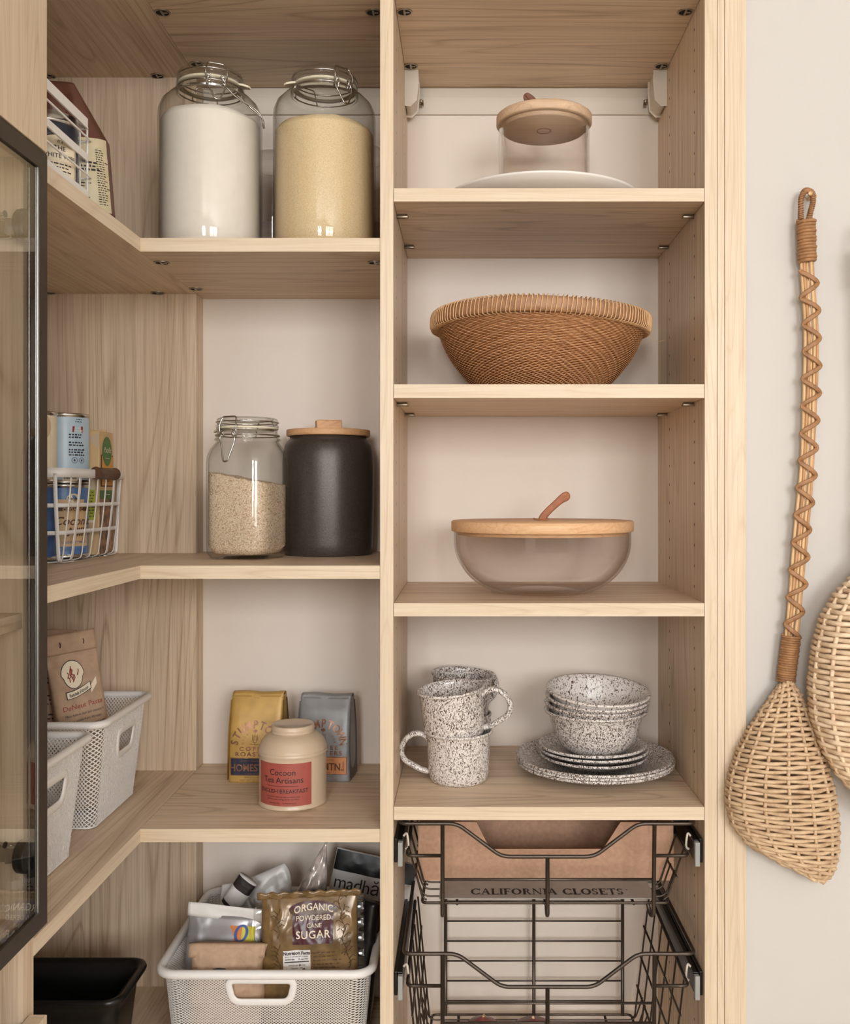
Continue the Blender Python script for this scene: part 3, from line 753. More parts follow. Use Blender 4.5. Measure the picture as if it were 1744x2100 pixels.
def coffee_bag(label, loc, rot, mat, gus, yellow):
    t = thing('coffee_bag', label, 'coffee bag', loc, (0, 0, rot), group='bags of coffee beans')
    w, d, h = .088, .056, .139 if yellow else .134
    b = Bag(w, d, h, 9, wf=lambda q: 1.03 - .05 * q, df=lambda q: 1.0 if q < .45 else max(.05, 1 - ((q - .45) / .55) ** 1.6 * .62), crease=.0016, seed=3 if yellow else 9, lean=lambda q: .004 * q - .0 )
    mb = b.mesh(44, 50)
    mb.build('bag_body', mat, t)
    # top folded backwards: rolled flap
    w2 = w * .97
    y0 = b.half(0, h)
    fl = MB()
    pathf = [(-y0 - .0008 + b.lean(1), h - .004), (-y0 * .8 + b.lean(1), h + .0035), (0 + .002, h + .0055), (y0 + .003, h + .003), (y0 + .0085, h - .006), (y0 + .0095, h - .018), (y0 + .0085, h - .030)]
    def ff(u, v):
        k = v * (len(pathf) - 1); i = min(int(k), len(pathf) - 2); q = k - i
        y = pathf[i][0] * (1 - q) + pathf[i + 1][0] * q; z = pathf[i][1] * (1 - q) + pathf[i + 1][1] * q
        return ((u - .5) * w2 + .001 * math.sin(v * 5), y + .0008 * math.sin(u * 9), z + .001 * math.sin(u * 7))
    fl.grid(ff, 20, 26); fl.build('folded_top', mat, t, solid=.0012)
    # gusset on the right
    for sx in (-1, 1):
        gs = MB()
        gs.grid(lambda u, v: (sx * (w / 2 * b.wf(v * .93) + .0009 - .0035 * math.sin(PI * u) * min(1, v * 2.5)), (u - .5) * 2 * b.half(0, v * .93 * h) * .97 + b.lean(v), .003 + v * .93 * h), 12, 24)
        gs.build('gusset', gus if sx > 0 else mat, t)
    lb = MB(); F = b.fn
    cz = .050
    tm = 1
    arc_text(lb, 'STUMPTOWN', .0180, .0280, PI * .95, PI * .05, F(0, .0600), 0, bold=.028, sx=.82)
    lb.text('COFFEE', .0090, F(0, .0525), 0, space=1.5, bold=.03, sx=1.2)
    lb.text('ROASTERS', .0095, F(0, .0435), 0, space=1.25, bold=.03, sx=1.22)
    arc_text(lb, 'GOOD', .0042, .0185, PI * .98, PI * .72, F(0, .0630), 0, bold=.02); arc_text(lb, 'LUCK', .0042, .0185, PI * .28, PI * .02, F(0, .0630), 0, bold=.02)
    # small vase-and-bloom emblem
    f = F(0, .0720)
    lb.prism([(.004 * math.cos(a), .012 + .0025 * math.sin(a)) for a in [k * PI / 6 for k in range(12)]], lambda x, y, dd: f(x, y) if not dd else b.pt(x, .0720 + y, -1, .0001), .1, 0)
    for pts in ([(0, .012), (0, .001)], [(-.0042, .006), (-.0045, .0), (-.002, -.006), (.002, -.006), (.0045, 0), (.0042, .006)], [(-.0018, .005), (-.0018, -.003)], [(.0018, .005), (.0018, -.003)], [(-.0075, -.0085), (0, -.0100), (.0075, -.0085)], [(0, -.006), (0, -.0095)]):
        lb.tube([f(x, y) for x, y in smooth_path([(p[0], p[1], 0) for p in pts], 4) for _ in [0]] if False else [f(v.x, v.y) for v in smooth_path([(p[0], p[1], 0) for p in pts], 4)], .00035, 5, mi=0)
    lb.text('WHOLE BEAN', .0042, F(0, .0075), 0, space=1.4, bold=.01)
    lb.text('NET WT 12 OZ (340g)', .0046, F(0, .0025), 0, space=1.1)
    lb.build('lettering', 'ink_copper', t)
    pl = MB(); b.patch(-.0405, .0405, .0118, .0410, 0, pl, .0007); b.patch(-.0392, .0392, .0130, .0398, 1, pl, .0010)
    if yellow:
        pl.text('HOMESTEAD', .0165, F(.0, .0195, .0020), 2, bold=.02, sx=.86); pl.text('DIRECT TRADE COFFEE', .0036, F(0, .0348, .0020), 2, space=1.2); pl.text("COFFEE WITH LOVE", .0030, F(0, .0142, .0020), 2, space=1.2)
        pl.build('name_panel', ['ink_copper', 'ink_navy', 'ink_copper'], t)
    else:
        pl.text('HAIR MTN.', .0165, F(-.001, .0195, .0020), 2, bold=.02, sx=.86); pl.text('DIRECT TRADE COFFEE', .0036, F(-.003, .0348, .0020), 2, space=1.2)
        pl.text('BLEND', .0034, lambda x, y: b.pt(.0360 - y, .0264 + x * 1.5, -1, .0020), 2); pl.text('COFFEE FLAVORS', .0030, F(0, .0142, .0020), 2, space=1.2)
        pl.build('name_panel', ['ink_copper', 'orange_panel', 'ink_copper_d'], t)
    return t
M['orange_panel'] = plain('copper orange panel', col(196, 130, 84), 0.45, 0.1, var=.03)
M['ink_copper_d'] = plain('dark copper ink', col(108, 72, 56), 0.4, 0.3, var=.05)
YBG = 1.628
coffee_bag('yellow coffee bag with a dark navy panel, behind the tea tin on the left', (PX(523, YBG - .03), YBG, L3T), -.03, 'gold_bag', 'olive', True)
coffee_bag('grey coffee bag with an orange panel, behind the tea tin on the right', (PX(664, YBG - .028) , YBG + .008, L3T), -.10, 'grey_bag', 'grey_dark', False)

# tea tin
Yt = 1.505; t = thing('tea_tin', 'round beige tea tin with a brick red label and press-on lid', 'tea tin', (PX(601, Yt), Yt, L3T))
R = .0522
MB().lathe([(0, .001), (R * .97, .0), (R, .0012), (R * 1.01, .0026), (R * .985, .0045), (R * .98, .007), (R * .98, .074), (R * .985, .0765), (R * 1.012, .0785), (R * 1.012, .0805), (R * .985, .0820), (R * 1.005, .0835), (R * 1.0, .0850), (R * .97, .0880), (R * .92, .0955), (R * .83, .1015), (R * .72, .1055), (R * .66, .1070), (R * .60, .1080), (R * .60, .110)], 96).build('body', 'tin', t)
MB().lathe([(R * .60, .1082), (R * .635, .1082), (R * .645, .1092), (R * .632, .1110), (R * .632, .1130), (R * .646, .1142), (R * .632, .1155), (R * .628, .1188), (R * .605, .1204), (R * .585, .1196), (0, .1192)], 96).build('lid', 'tin', t)
def cylf(R, a0, cz, off=.0004): return lambda x, y: ((R + off) * math.sin(a0 + x / R), -(R + off) * math.cos(a0 + x / R), cz + y)
lb = MB(); rl = R * .98; A0 = -.14
lb.grid(lambda u, v: cylf(rl, A0, 0)((u - .5) * .090, .008 + v * .0635), 40, 2, mi=0)
ff = lambda z: cylf(rl, A0, z, .0008)
lb.text('Cocoon', .0125, ff(.0540), 1, bold=.004); lb.text('Tea Artisans', .0125, ff(.0425), 1, bold=.004)
lb.text('ENGLISH BREAKFAST', .0084, ff(.0275), 1, bold=.008)
g = ff(.0380); lb.add([g(x, y) for x, y in [(-.024 + .004 * k, 0) for k in range(13)] + [(.024 - .004 * k, -.0006) for k in range(13)]], [(k, k + 1, 24 - k, 25 - k) for k in range(12)], 1, False)
lb.text('A full bodied black tea with an intense taste', .0030, ff(.0210), 1); lb.text('that keeps your energy for the day ahead', .0030, ff(.0175), 1)
lb.text('ORGANIC TEA  •  15 PYRAMID BAGS', .0026, ff(.0115), 1)
lb.build('label', ['tea_label', 'ink'], t)
# ---------------------------------------------------------------- left run: wire baskets, cans, cartons, bins
def strap(mb, path, w, th, up, mi=0): mb.tube(path, w / 2, 8, flat=th / w, up=up, mi=mi)
# upper basket with flat bands
t = thing('wire_basket', 'white wire basket with flat bands and a pale wood handle, on the flour jar shelf', 'basket', (-.463, 1.204, L1T), group='white wire baskets')
xa, xb, ya, yb = -.20, -.0015, -.158, -.0015
def band(z0, z1, th=.0022, name='band'):
    mb = MB(); o = .006
    pts = fillet([(xb, yb, 0), (xb, ya, 0), (xa, ya, 0), (xa, yb, 0)], .006, 5, True)
    n = len(pts); cx, cy = (xa + xb) / 2, (ya + yb) / 2
    V = []; F = []
    for p in pts:
        q = Vector((p.x - math.copysign(th, p.x - cx), p.y - math.copysign(th, p.y - cy), 0))
        V += [(p.x, p.y, z0), (p.x, p.y, z1), (q.x, q.y, z1), (q.x, q.y, z0)]
    for i in range(n):
        j = (i + 1) % n
        for k in range(4): F.append((i * 4 + k, j * 4 + k, j * 4 + (k + 1) % 4, i * 4 + (k + 1) % 4))
    mb.add(V, F, 0, False); return mb.build(name, 'white', t)
band(.0865, .0985, name='rim'); band(.046, .055); band(.0015, .0095, name='base_band')
for z in (.0725, .0270):
    e = .0025
    MB().tube(fillet([(xb + e, yb + e, z), (xb + e, ya - e, z), (xa - e, ya - e, z), (xa - e, yb + e, z)], .006, 5, True), .0013, 7, True).build('wire', 'white', t)
for (x, y) in ((xb - .003, yb + .0005), (xb - .012, yb + .0005), (xa, yb), (xa, ya), (xa, ya + .05)):
    MB().tube([(x, y, .004), (x, y, .090)], .0014, 8).build('upright', 'white', t)
fl = MB()
for k in range(6): fl.tube([(xa, ya + .01 + k * .027, .0028), (xb - .002, ya + .01 + k * .028, .0028)], .0011, 6)
fl.build('base_wires', 'white', t)
MB().tube([(xb - .0235, yb + .001, .0925), (xb - .10, yb + .001, .0925)], .0085, 20).build('handle', 'dowel', t)
# navy jar inside it
t = thing('navy_jar', 'silver-capped jar with a navy and cream label inside the upper white basket', 'jar', (-.5005, 1.1675, L1T + .0042))
R = .0335
MB().lathe([(0, 0), (R * .95, 0), (R, .003), (R, .070), (R * .97, .073)], 56).build('body', 'navy_label', t)
MB().lathe([(R * .99, .0700), (R * 1.03, .0710), (R * 1.03, .0735), (R * .97, .0750), (R * .96, .083), (0, .0835)], 56).build('cap', 'steel', t)
lb = MB()
A = .78
pl = [(-.030, .004), (.030, .004), (.030, .044)] + [(.030 * math.cos(a), .044 + .012 * math.sin(a)) for a in [k * PI / 12 for k in range(1, 12)]] + [(-.030, .044)]
def poly_c(mb, poly, R, a0, mi, off):
    f = cylf(R, a0, 0, off); xs = [p[0] for p in poly]; n = 24; x0, x1 = min(xs), max(xs)
    def top(x): return .044 + .012 * math.sqrt(max(0, 1 - (x / x1) ** 2)) - (.002 if off > .0007 else 0)
    V = []; 
    for k in range(n + 1):
        x = x0 + (x1 - x0) * k / n; V += [f(x, .004 + (.002 if off > .0007 else 0)), f(x, top(x))]
    mb.add(V, [(2 * k, 2 * k + 2, 2 * k + 3, 2 * k + 1) for k in range(n)], mi, True)
poly_c(lb, [(-.024, 0), (.024, 0)], R, A, 0, .0004)
poly_c(lb, [(-.0225, 0), (.0225, 0)], R, A, 1, .0006)
poly_c(lb, [(-.0215, 0), (.0215, 0)], R, A, 0, .0008)
g = lambda z: cylf(R, A, z, .0012)
lb.text("it's", .006, g(.045), 1, shear=.3); lb.text('THE', .0076, g(.0365), 1, bold=.01); lb.text('WHITE WIFE', .0072, g(.0275), 1, bold=.01)
fine_print(lb, g(.020), .028, 3, .004, 1, 5)
lb.build('label', ['paper', 'ink'], t)
# chocolate brown bag with cream label
t = thing('coffee_pouch', 'chocolate brown folded bag with a cream text label behind the upper basket', 'bag', (-.532, 1.300, L1T + .0035), (0, -.075, .32))
b = Bag(.122, .075, .176, 3.2, wf=lambda q: (1 if q < .55 else 1 - .62 * ((q - .55) / .45)), df=lambda q: (1 if q < .5 else 1 - .78 * ((q - .5) / .5)), crease=.004, seed=21, lean=lambda q: -.01 * q)
b.mesh(40, 50).build('bag_body', 'choc_bag', t)
MB().grid(lambda u, v: ((u - .5) * .058 - .012, -.014 - .018 * math.sin(v * 2.2) + .003 * math.sin(u * 8), .178 - .014 * u - .045 * v + .004 * math.sin(u * 5)), 18, 14).build('folded_top', 'choc_bag', t, solid=.002)
lb = MB(); b.patch(-.050, .0570, .002, .097, 0, lb, .0006, 26)
f = lambda cx, cz: b.fn(cx, cz, .0012)
fine_print(lb, f(.012, .090), .05, 7, .0036, 1, 11, 'l'); fine_print(lb, f(.030, .062), .036, 3, .0046, 1, 12, 'l', .6); fine_print(lb, f(.012, .040), .05, 10, .0036, 1, 13, 'l')
fine_print(lb, f(.049, .080), .012, 24, .003, 1, 14, 'l')
lb.build('label', ['cream_bag', 'ink'], t)

# lower basket with dark wood handle
bx0, bx1, by0, by1 = -.235, -.005, -.130, .130      # rim extents relative to thing
t = thing('wire_basket', 'white wire basket with a dark wood handle holding cans and cartons', 'basket', (-.5665, 1.521, L2T), group='white wire baskets')
def rr(x0, x1, y0, y1, r, z, seg=6): return fillet([(x1, y0, z), (x1, y1, z), (x0, y1, z), (x0, y0, z)], r, seg, True)
ins = .014; H = .139
def basket_at(k, z):     # outline at relative height k (0 bottom, 1 rim)
    i = ins * (1 - k) ** 1.3
    return rr(bx0 + i, bx1 - i, by0 + i, by1 - i, .030 - .010 * (1 - k), z, 7)
def flatband(mb, pts, z0, z1, out0=0.0, th=.0018):
    n = len(pts); V = []; F = []; cx = sum(p.x for p in pts) / n; cy = sum(p.y for p in pts) / n
    nr = []
    for i in range(n):
        tt = (pts[(i + 1) % n] - pts[i - 1]); tt.normalize(); nr.append(Vector((tt.y, -tt.x, 0)))
    for p, q in zip(pts, nr):
        V += [(p.x, p.y, z0), (p.x, p.y, z1), (p.x - q.x * th, p.y - q.y * th, z1), (p.x - q.x * th, p.y - q.y * th, z0)]
    for i in range(n):
        j = (i + 1) % n
        for k in range(4): F.append((i * 4 + k, j * 4 + k, j * 4 + (k + 1) % 4, i * 4 + (k + 1) % 4))
    mb.add(V, F, 0, True)
m = MB(); flatband(m, basket_at(1, 0), H - .0135, H); m.build('rim', 'white', t)
for (k, z) in ((.52, .082), (.22, .042)):
    m = MB(); flatband(m, basket_at(k, 0), z, z + .0060); m.build('band', 'white', t)
def rib(x, y, nx, ny, w):
    # vertical rib that curves under the basket
    pts = []
    for k in [1, .8, .6, .4, .2, .08]:
        i = ins * (1 - k) ** 1.3; pts.append((x - nx * (i + .002), y - ny * (i + .002), k * (H - .008)))
    i = ins; pts += [(x - nx * (i + .004), y - ny * (i + .004), .004), (x - nx * (i + .016), y - ny * (i + .016), .0016), (x - nx * (i + .05), y - ny * (i + .05), .0012)]
    mb = MB(); mb.tube(smooth_path(pts, 4), w / 2, 8, flat=.0016 / w if nx == 0 else .0016 / w, up=(abs(ny), abs(nx), 0)); return mb.build('rib', 'white', t)
for y, w in ((by0 + .026, .0046), (-.070, .0100), (-.034, .0042), (.0, .0042), (.034, .0042), (.070, .0100), (.100, .0042)): rib(bx1, y, 1, 0, w)
for x, w in ((bx1 - .016, .0060), (-.075, .0030), (-.12, .0055), (-.17, .0026)): rib(x, by0, 0, -1, w); rib(x, by1, 0, 1, w)
rb = MB(); 
for k in range(7): rb.tube([(bx0 + ins + .01, -.1 + k * .033, .0013), (bx1 - ins - .01, -.1 + k * .033, .0013)], .0011, 6)
rb.build('base_wires', 'white', t)
MB().tube([(bx1 + .001, -.018 , H - .0055), (bx1 + .001, .062, H - .0055)], .0090, 24).build('handle', 'walnut', t, bevel=.001)

def can(label, x, y, z, R, h, bodymat, deco, name='food_can'):
    t = thing(name, label, 'can', (x, y, z), group='tin cans in the white basket')
    MB().lathe([(0, .001), (R * .9, .001), (R * .95, 0), (R, .001), (R * 1.01, .002), (R * 1.0, .004), (R * .975, .005), (R * .975, h - .005), (R, h - .004), (R * 1.01, h - .002), (R * .99, h), (R * .93, h - .001), (R * .92, h - .004), (0, h - .004)], 64).build('tin', 'steel', t)
    lb = MB(); rl = R * .98
    lb.grid(lambda u, v: (rl * math.cos(2 * PI * u), rl * math.sin(2 * PI * u), .006 + v * (h - .012)), 64, 2, True)
    deco(lb, lambda a, zz, off=.0005: cylf(rl, a, zz, off))
    lb.build('label', bodymat, t)
    return t
BZ = L2T + .0032
def coconut(lb, f):
    def pt(a, z0, z1, hw, mi, off=.0003, n=16):
        g = f(a, 0, off); lb.grid(lambda u, v: g((u - .5) * 2 * hw, z0 + v * (z1 - z0)), n, 2, mi=mi)
    pt(.72, .018, .077, .031, 1); pt(.72, .077, .090, .022, 1); pt(.72, .072, .078, .031, 2, .0005)
    lb.text('ORGANIC', .007, f(.80, .0722, .0009), 1, bold=.02)
    lb.text('Coconut', .0175, f(.86, .051, .0009), 2, shear=.35, bold=.015); lb.text('Milk', .0185, f(.92, .034, .0009), 2, shear=.35, bold=.015)
    lb.text('UNSWEETENED', .0055, f(.86, .0225, .0009), 3); lb.text('NET WT 13.5 OZ', .005, f(.86, .011, .0009), 3)
    g = f(.80, .091, .0006); lb.add([g(x, y) for x, y in oval(.0105, .0078, 20)], [tuple(range(20))], 4, False)
    g2 = f(.80, .0885, .0011); lb.text('Simple', .0075, g2, 5, shear=.2)
    g = f(.10, .023, .0006); lb.add([g(x, y) for x, y in oval(.0052, .0052, 16)], [tuple(range(16))], 4, False)
    g = f(.12, .0215, .0009); lb.add([g(x, y) for x, y in oval(.0045, .0025, 16)], [tuple(range(16))], 6, False)
    fine_print(lb, f(.1, .014, .0006), .014, 3, .0028, 4, 3)
can('blue coconut milk can with a tan label, at the bottom near the basket edge', -.6265, 1.517, BZ, .0372, .1135, ['blue_label', 'carton', 'ink_brown', 'ink_blue', 'paper', 'ink', 'ink_green'], coconut)
def paleblue(lb, f):
    fine_print(lb, f(.98, .098, .0006), .012, 2, .0035, 1, 31)
    g = f(.95, .083, .0006); lb.add([g(x, y) for x, y in [(-.009, -.004), (.009, -.004), (.0085, .005), (-.0085, .005)]], [(0, 1, 2, 3)], 2, False)
    fine_print(lb, f(.95, .0845, .0009), .014, 2, .004, 3, 32)
    for z, n in ((.074, 2), (.062, 2), (.051, 3)): fine_print(lb, f(.92, z, .0006), .026, n, .0040, 1, int(z * 999), 'l', .55)
    for a in (.80, 1.12):
        g = f(a, .036, .0007); lb.tube([g(x, y) for x, y in oval(.0042, .0042, 18)], .0003, 5, True, mi=1); lb.add([g(x, y) for x, y in oval(.0014, .0018, 8)], [tuple(range(8))], 1, False)
    g = f(-.30, 0, .0004); lb.grid(lambda u, v: g((u - .5) * .03, .012 + v * .078), 12, 2, mi=3); fine_print(lb, f(-.28, .083, .0007), .022, 13, .0056, 1, 37)
    g = f(.62, 0, .0004); lb.grid(lambda u, v: g((u - .5) * .022, .004 + v * .018), 12, 2, mi=3)
    for k in range(12): g = f(.62, 0, .0008); x = -.009 + k * .0016; lb.add([g(x, .007), g(x + .0008, .007), g(x + .0008, .019), g(x, .019)], [(0, 1, 2, 3)], 1, False)
can('pale blue can stacked on top of the coconut milk can', -.6255, 1.5175, BZ + .1138, .0376, .108, ['cyan_label', 'ink', 'ink_red', 'paper'], paleblue)
def nat(lb, f):
    lb.text('DI', .020, f(1.02, .040, .0007), 1, align='RIGHT'); lb.text('ORGANIC', .0066, f(.98, .029, .0007), 2, align='RIGHT'); lb.text('coconut', .0100, f(1.02, .0165, .0007), 2, bold=.03, align='RIGHT')
    g = f(.90, .083, .0005); lb.add([g(x, y) for x, y in oval(.0125, .018, 22)], [tuple(range(22))], 3, False)
    fine_print(lb, f(.5, .006, .0006), .02, 2, .003, 2, 8)
can('white coconut can with green lettering, upper left by the dark door frame', -.6445, 1.4445, BZ + .1138, .0365, .106, ['paper', 'ink_green', 'ink', 'tin'], nat)
def darkb(lb, f): 
    g = f(.2, .108, .0006); fine_print(lb, f(.4, .100, .0006), .03, 2, .004, 1, 4)
can('darker blue can under the white coconut can, half hidden by the door frame', -.6445, 1.4440, BZ, .0372, .1135, ['dark_blue', 'paper'], darkb)

# broth carton
t = thing('broth_carton', 'tan broth carton with a green oval badge standing in the white basket', 'carton', (-.6245, 1.603, BZ))
cw, cd, ch = .066, .061, .200
mb = MB().box(-cw / 2, cw / 2, -cd / 2, cd / 2, 0, ch, 0)
mb.build('box', 'carton', t, bevel=.001)
MB().box(-cw / 2, cw / 2, -.001, .001, ch, ch + .004).build('top_seam', 'carton', t)
sf = lambda cy, cz, off=.0006: (lambda x, y: (cw / 2 + off, cy + x, cz + y))
ffr = lambda cx, cz, off=.0006: (lambda x, y: (cx + x, -cd / 2 - off, cz + y))
lb = MB()
def rect(mb, f, x0, x1, y0, y1, mi): mb.add([f(x0, y0), f(x1, y0), f(x1, y1), f(x0, y1)], [(0, 1, 2, 3)], mi, False)
rect(lb, sf(0, 0, .0004), -.024, .0295, .110, .162, 0); rect(lb, sf(0, 0, .0007), -.021, .0285, .112, .160, 1)
rect(lb, sf(0, 0, .0005), -.0295, .0295, .001, .095, 2); rect(lb, sf(0, 0, .0006), -.0295, .0295, .090, .104, 3)
g = sf(.002, .168, .0008); lb.add([g(x, y) for x, y in oval(.0205, .024, 26)], [tuple(range(26))], 3, False)
lb.text('Pacific', .0125, sf(.002, .166, .0014), 4, shear=.25); fine_print(lb, sf(.002, .156, .0013), .018, 1, .003, 4, 2)
lb.text('CHICKEN', .008, sf(.004, .130, .0012), 0); lb.text('Stock', .011, sf(.004, .118, .0012), 0); fine_print(lb, sf(0, .0965, .0009), .024, 1, .004, 4, 6)
rect(lb, ffr(0, 0, .0004), -.030, .026, .052, .140, 5); rect(lb, ffr(0, 0, .0007), .010, .026, .056, .105, 6)
lb.add([ffr(0, 0)(x, y) for x, y in [(.033, .172), (.012, .186), (.033, .199)]], [(0, 1, 2)], 7, False)
fine_print(lb, ffr(.018, .1, .0011), .010, 9, .0048, 0, 19)
lb.build('label', ['ink_brown', 'orange', 'mushroom', 'ink_green', 'paper', 'paper', 'lime', 'tin'], t)

# ---- white mesh bins
def mesh_bin(label, loc, Lx, Wy, H, flare, nx, ny, nz, slotside, slot, rimr=.0055, rot=0, hole=.60, cr=.028, th=.0009, endslot=None):
    """open-weave steel bin; nx/ny/nz diamond counts along x, along y and up"""
    t = thing('mesh_bin', label, 'bin', loc, (0, 0, rot), group='white mesh bins')
    def outline(k):        # list of (x, y) samples, fixed topology
        a, b = Lx / 2 - flare * (1 - k), Wy / 2 - flare * (1 - k); r = cr * (.75 + .25 * k)
        pts = []
        nc = 6
        for (sx, sy, aa, nn) in ((1, -1, -PI / 2, ny), (1, 1, 0, nx), (-1, 1, PI / 2, ny), (-1, -1, PI, nx)):
            cxx, cyy = sx * (a - r), sy * (b - r)
            for q in range(nc): ang = aa + (PI / 2) * q / nc; pts.append((cxx + r * math.cos(ang), cyy + r * math.sin(ang)))
            ang = aa + PI / 2; ex = (cxx + r * math.cos(ang), cyy + r * math.sin(ang))
            nxs = {(1, -1): (1, 1), (1, 1): (-1, 1), (-1, 1): (-1, -1), (-1, -1): (1, -1)}[(sx, sy)]
            ang2 = aa + PI / 2; c2 = (nxs[0] * (a - r), nxs[1] * (b - r)); st = (c2[0] + r * math.cos(ang2), c2[1] + r * math.sin(ang2))
            for q in range(nn): u = q / nn; pts.append((ex[0] + (st[0] - ex[0]) * u, ex[1] + (st[1] - ex[1]) * u))
        return pts
    N = len(outline(1)); R_ = nz * 2
    assert N % 2 == 0
    rows = [outline(j / R_) for j in range(R_ + 1)]
    z0 = .0015
    def Pt(i, j): x, y = rows[j][i % N]; return Vector((x, y, z0 + (H - z0) * j / R_))
    V = []; F = []
    def inslot(c):
        if not slot: return False
        if slotside == 'x': u = c.y; ok = c.x > 0 and abs(c.x) > Lx / 2 - flare - cr * .6
        else: u = c.x; ok = c.y < 0 and abs(c.y) > Wy / 2 - flare - cr * .6
        if not ok: return False
        uc, zc, hw, hh = slot
        return abs(c.z - zc) < hh + .0015 and abs(u - uc) < hw * (1 - .16 * min(1, max(0, (zc + hh - c.z) / (2 * hh)))) + .0012
    for j in range(0, R_ + 1):
        for i in range(N):
            if (i + j) % 2: continue
            # diamond hole centred at (i, j)
            cj0, cj1 = max(j - 1, 0), min(j + 1, R_)
            q = [Pt(i - 1, j), Pt(i, cj0), Pt(i + 1, j), Pt(i, cj1)]
            if cj0 == j or cj1 == j:
                q = [Pt(i - 1, j), Pt(i, cj0), Pt(i + 1, j)] if cj1 == j else [Pt(i - 1, j), Pt(i + 1, j), Pt(i, cj1)]
            c = sum(q, Vector()) / len(q)
            if inslot(c): continue
            m = len(q); o = len(V); hs = hole
            V += [tuple(p) for p in q] + [tuple(c + (p - c) * hs) for p in q]
            for a in range(m): F.append((o + a, o + (a + 1) % m, o + m + (a + 1) % m, o + m + a))
    mb = MB().add(V, F, 0, False)
    mb.build('mesh_sides', 'white', t, solid=th)
    # bottom sheet with its own perforation
    bt = MB(); a, b = Lx / 2 - flare - .001, Wy / 2 - flare - .001
    mx, my = max(8, nx // 2), max(8, ny // 2); V = []; F = []
    for i in range(mx):
        for j in range(my):
            x0, x1 = -a + 2 * a * i / mx, -a + 2 * a * (i + 1) / mx; y0, y1 = -b + 2 * b * j / my, -b + 2 * b * (j + 1) / my
            if abs(x0 + x1) / 2 > a - cr * .5 and abs(y0 + y1) / 2 > b - cr * .5: continue
            xm, ym = (x0 + x1) / 2, (y0 + y1) / 2; o = len(V)
            q = [(x0, y0), (x1, y0), (x1, y1), (x0, y1)]; q2 = [((x0 * .4 + xm * .6), (y0 * .4 + ym * .6)), ((x1 * .4 + xm * .6), (y0 * .4 + ym * .6)), ((x1 * .4 + xm * .6), (y1 * .4 + ym * .6)), ((x0 * .4 + xm * .6), (y1 * .4 + ym * .6))]
            V += [(*p, z0) for p in q] + [(*p, z0) for p in q2]
            for k in range(4): F.append((o + k, o + (k + 1) % 4, o + 4 + (k + 1) % 4, o + 4 + k))
    bt.add(V, F, 0, False); bt.build('mesh_base', 'white', t, solid=th)
    top = [Vector((x, y, H)) for x, y in rows[R_]]
    nrm = []
    MB().tube([Vector((p.x * (1 + rimr * .7 / (Lx / 2)), p.y * (1 + rimr * .7 / (Wy / 2)), p.z)) for p in top], rimr, 12, True).build('rim', 'white', t)
    fr = MB(); fr.tube([Vector((x, y, z0 + .0005)) for x, y in rows[0]], .0014, 6, True); fr.build('base_wire', 'white', t)
    if slot:
        uc, zc, hw, hh = slot
        def onface(u, z):
            k = (z - z0) / (H - z0); off = flare * (1 - k)
            return Vector((Lx / 2 - off, uc + u, z)) if slotside == 'x' else Vector((uc + u, -(Wy / 2 - off), z))
        outl = [(-hw, hh), (-hw + (hw * .16), -hh), (hw - (hw * .16), -hh), (hw, hh)]
        pp = fillet([(u, v, 0) for u, v in outl], hh * .75, 7, True)
        path = [onface(p.x, zc + p.y) for p in pp]
        up = (1, 0, 0) if slotside == 'x' else (0, -1, 0)
        MB().tube(path, .0022, 10, True, flat=2.4, up=up).build('handle_frame', 'white', t)
        # plain plate around the opening
    return t
ZR = .153
mesh_bin('white mesh bin with brown pasta bags standing in it', (-.650, 1.4625, L3T), .280, .205, .1515, .016, 96, 64, 24, 'x', (.012, .104, .036, .0185), hole=.70, cr=.018)
mesh_bin('white mesh bin half hidden by the dark door frame, nearest on its shelf', (-.643, 1.1960, L3T), .280, .205, .1515, .016, 96, 64, 24, 'x', (.005, .104, .036, .0185), hole=.70, cr=.018)
t = thing('spread_jar', 'dark-capped jar with a purple label inside the nearer mesh bin', 'jar', (-.568, 1.176, L3T + .0038))
MB().lathe([(0, 0), (.029, 0), (.031, .003), (.031, .091), (.030, .0922)], 40).build('body', 'purple', t)
MB().lathe([(.030, .0922), (.0325, .0924), (.0325, .1020), (.030, .104), (0, .1035)], 40).build('cap', 'cap_dark', t)
lb = MB(); lb.text('organic', .009, cylf(.031, .9, .080, .0006), 0); lb.build('label', 'paper', t)
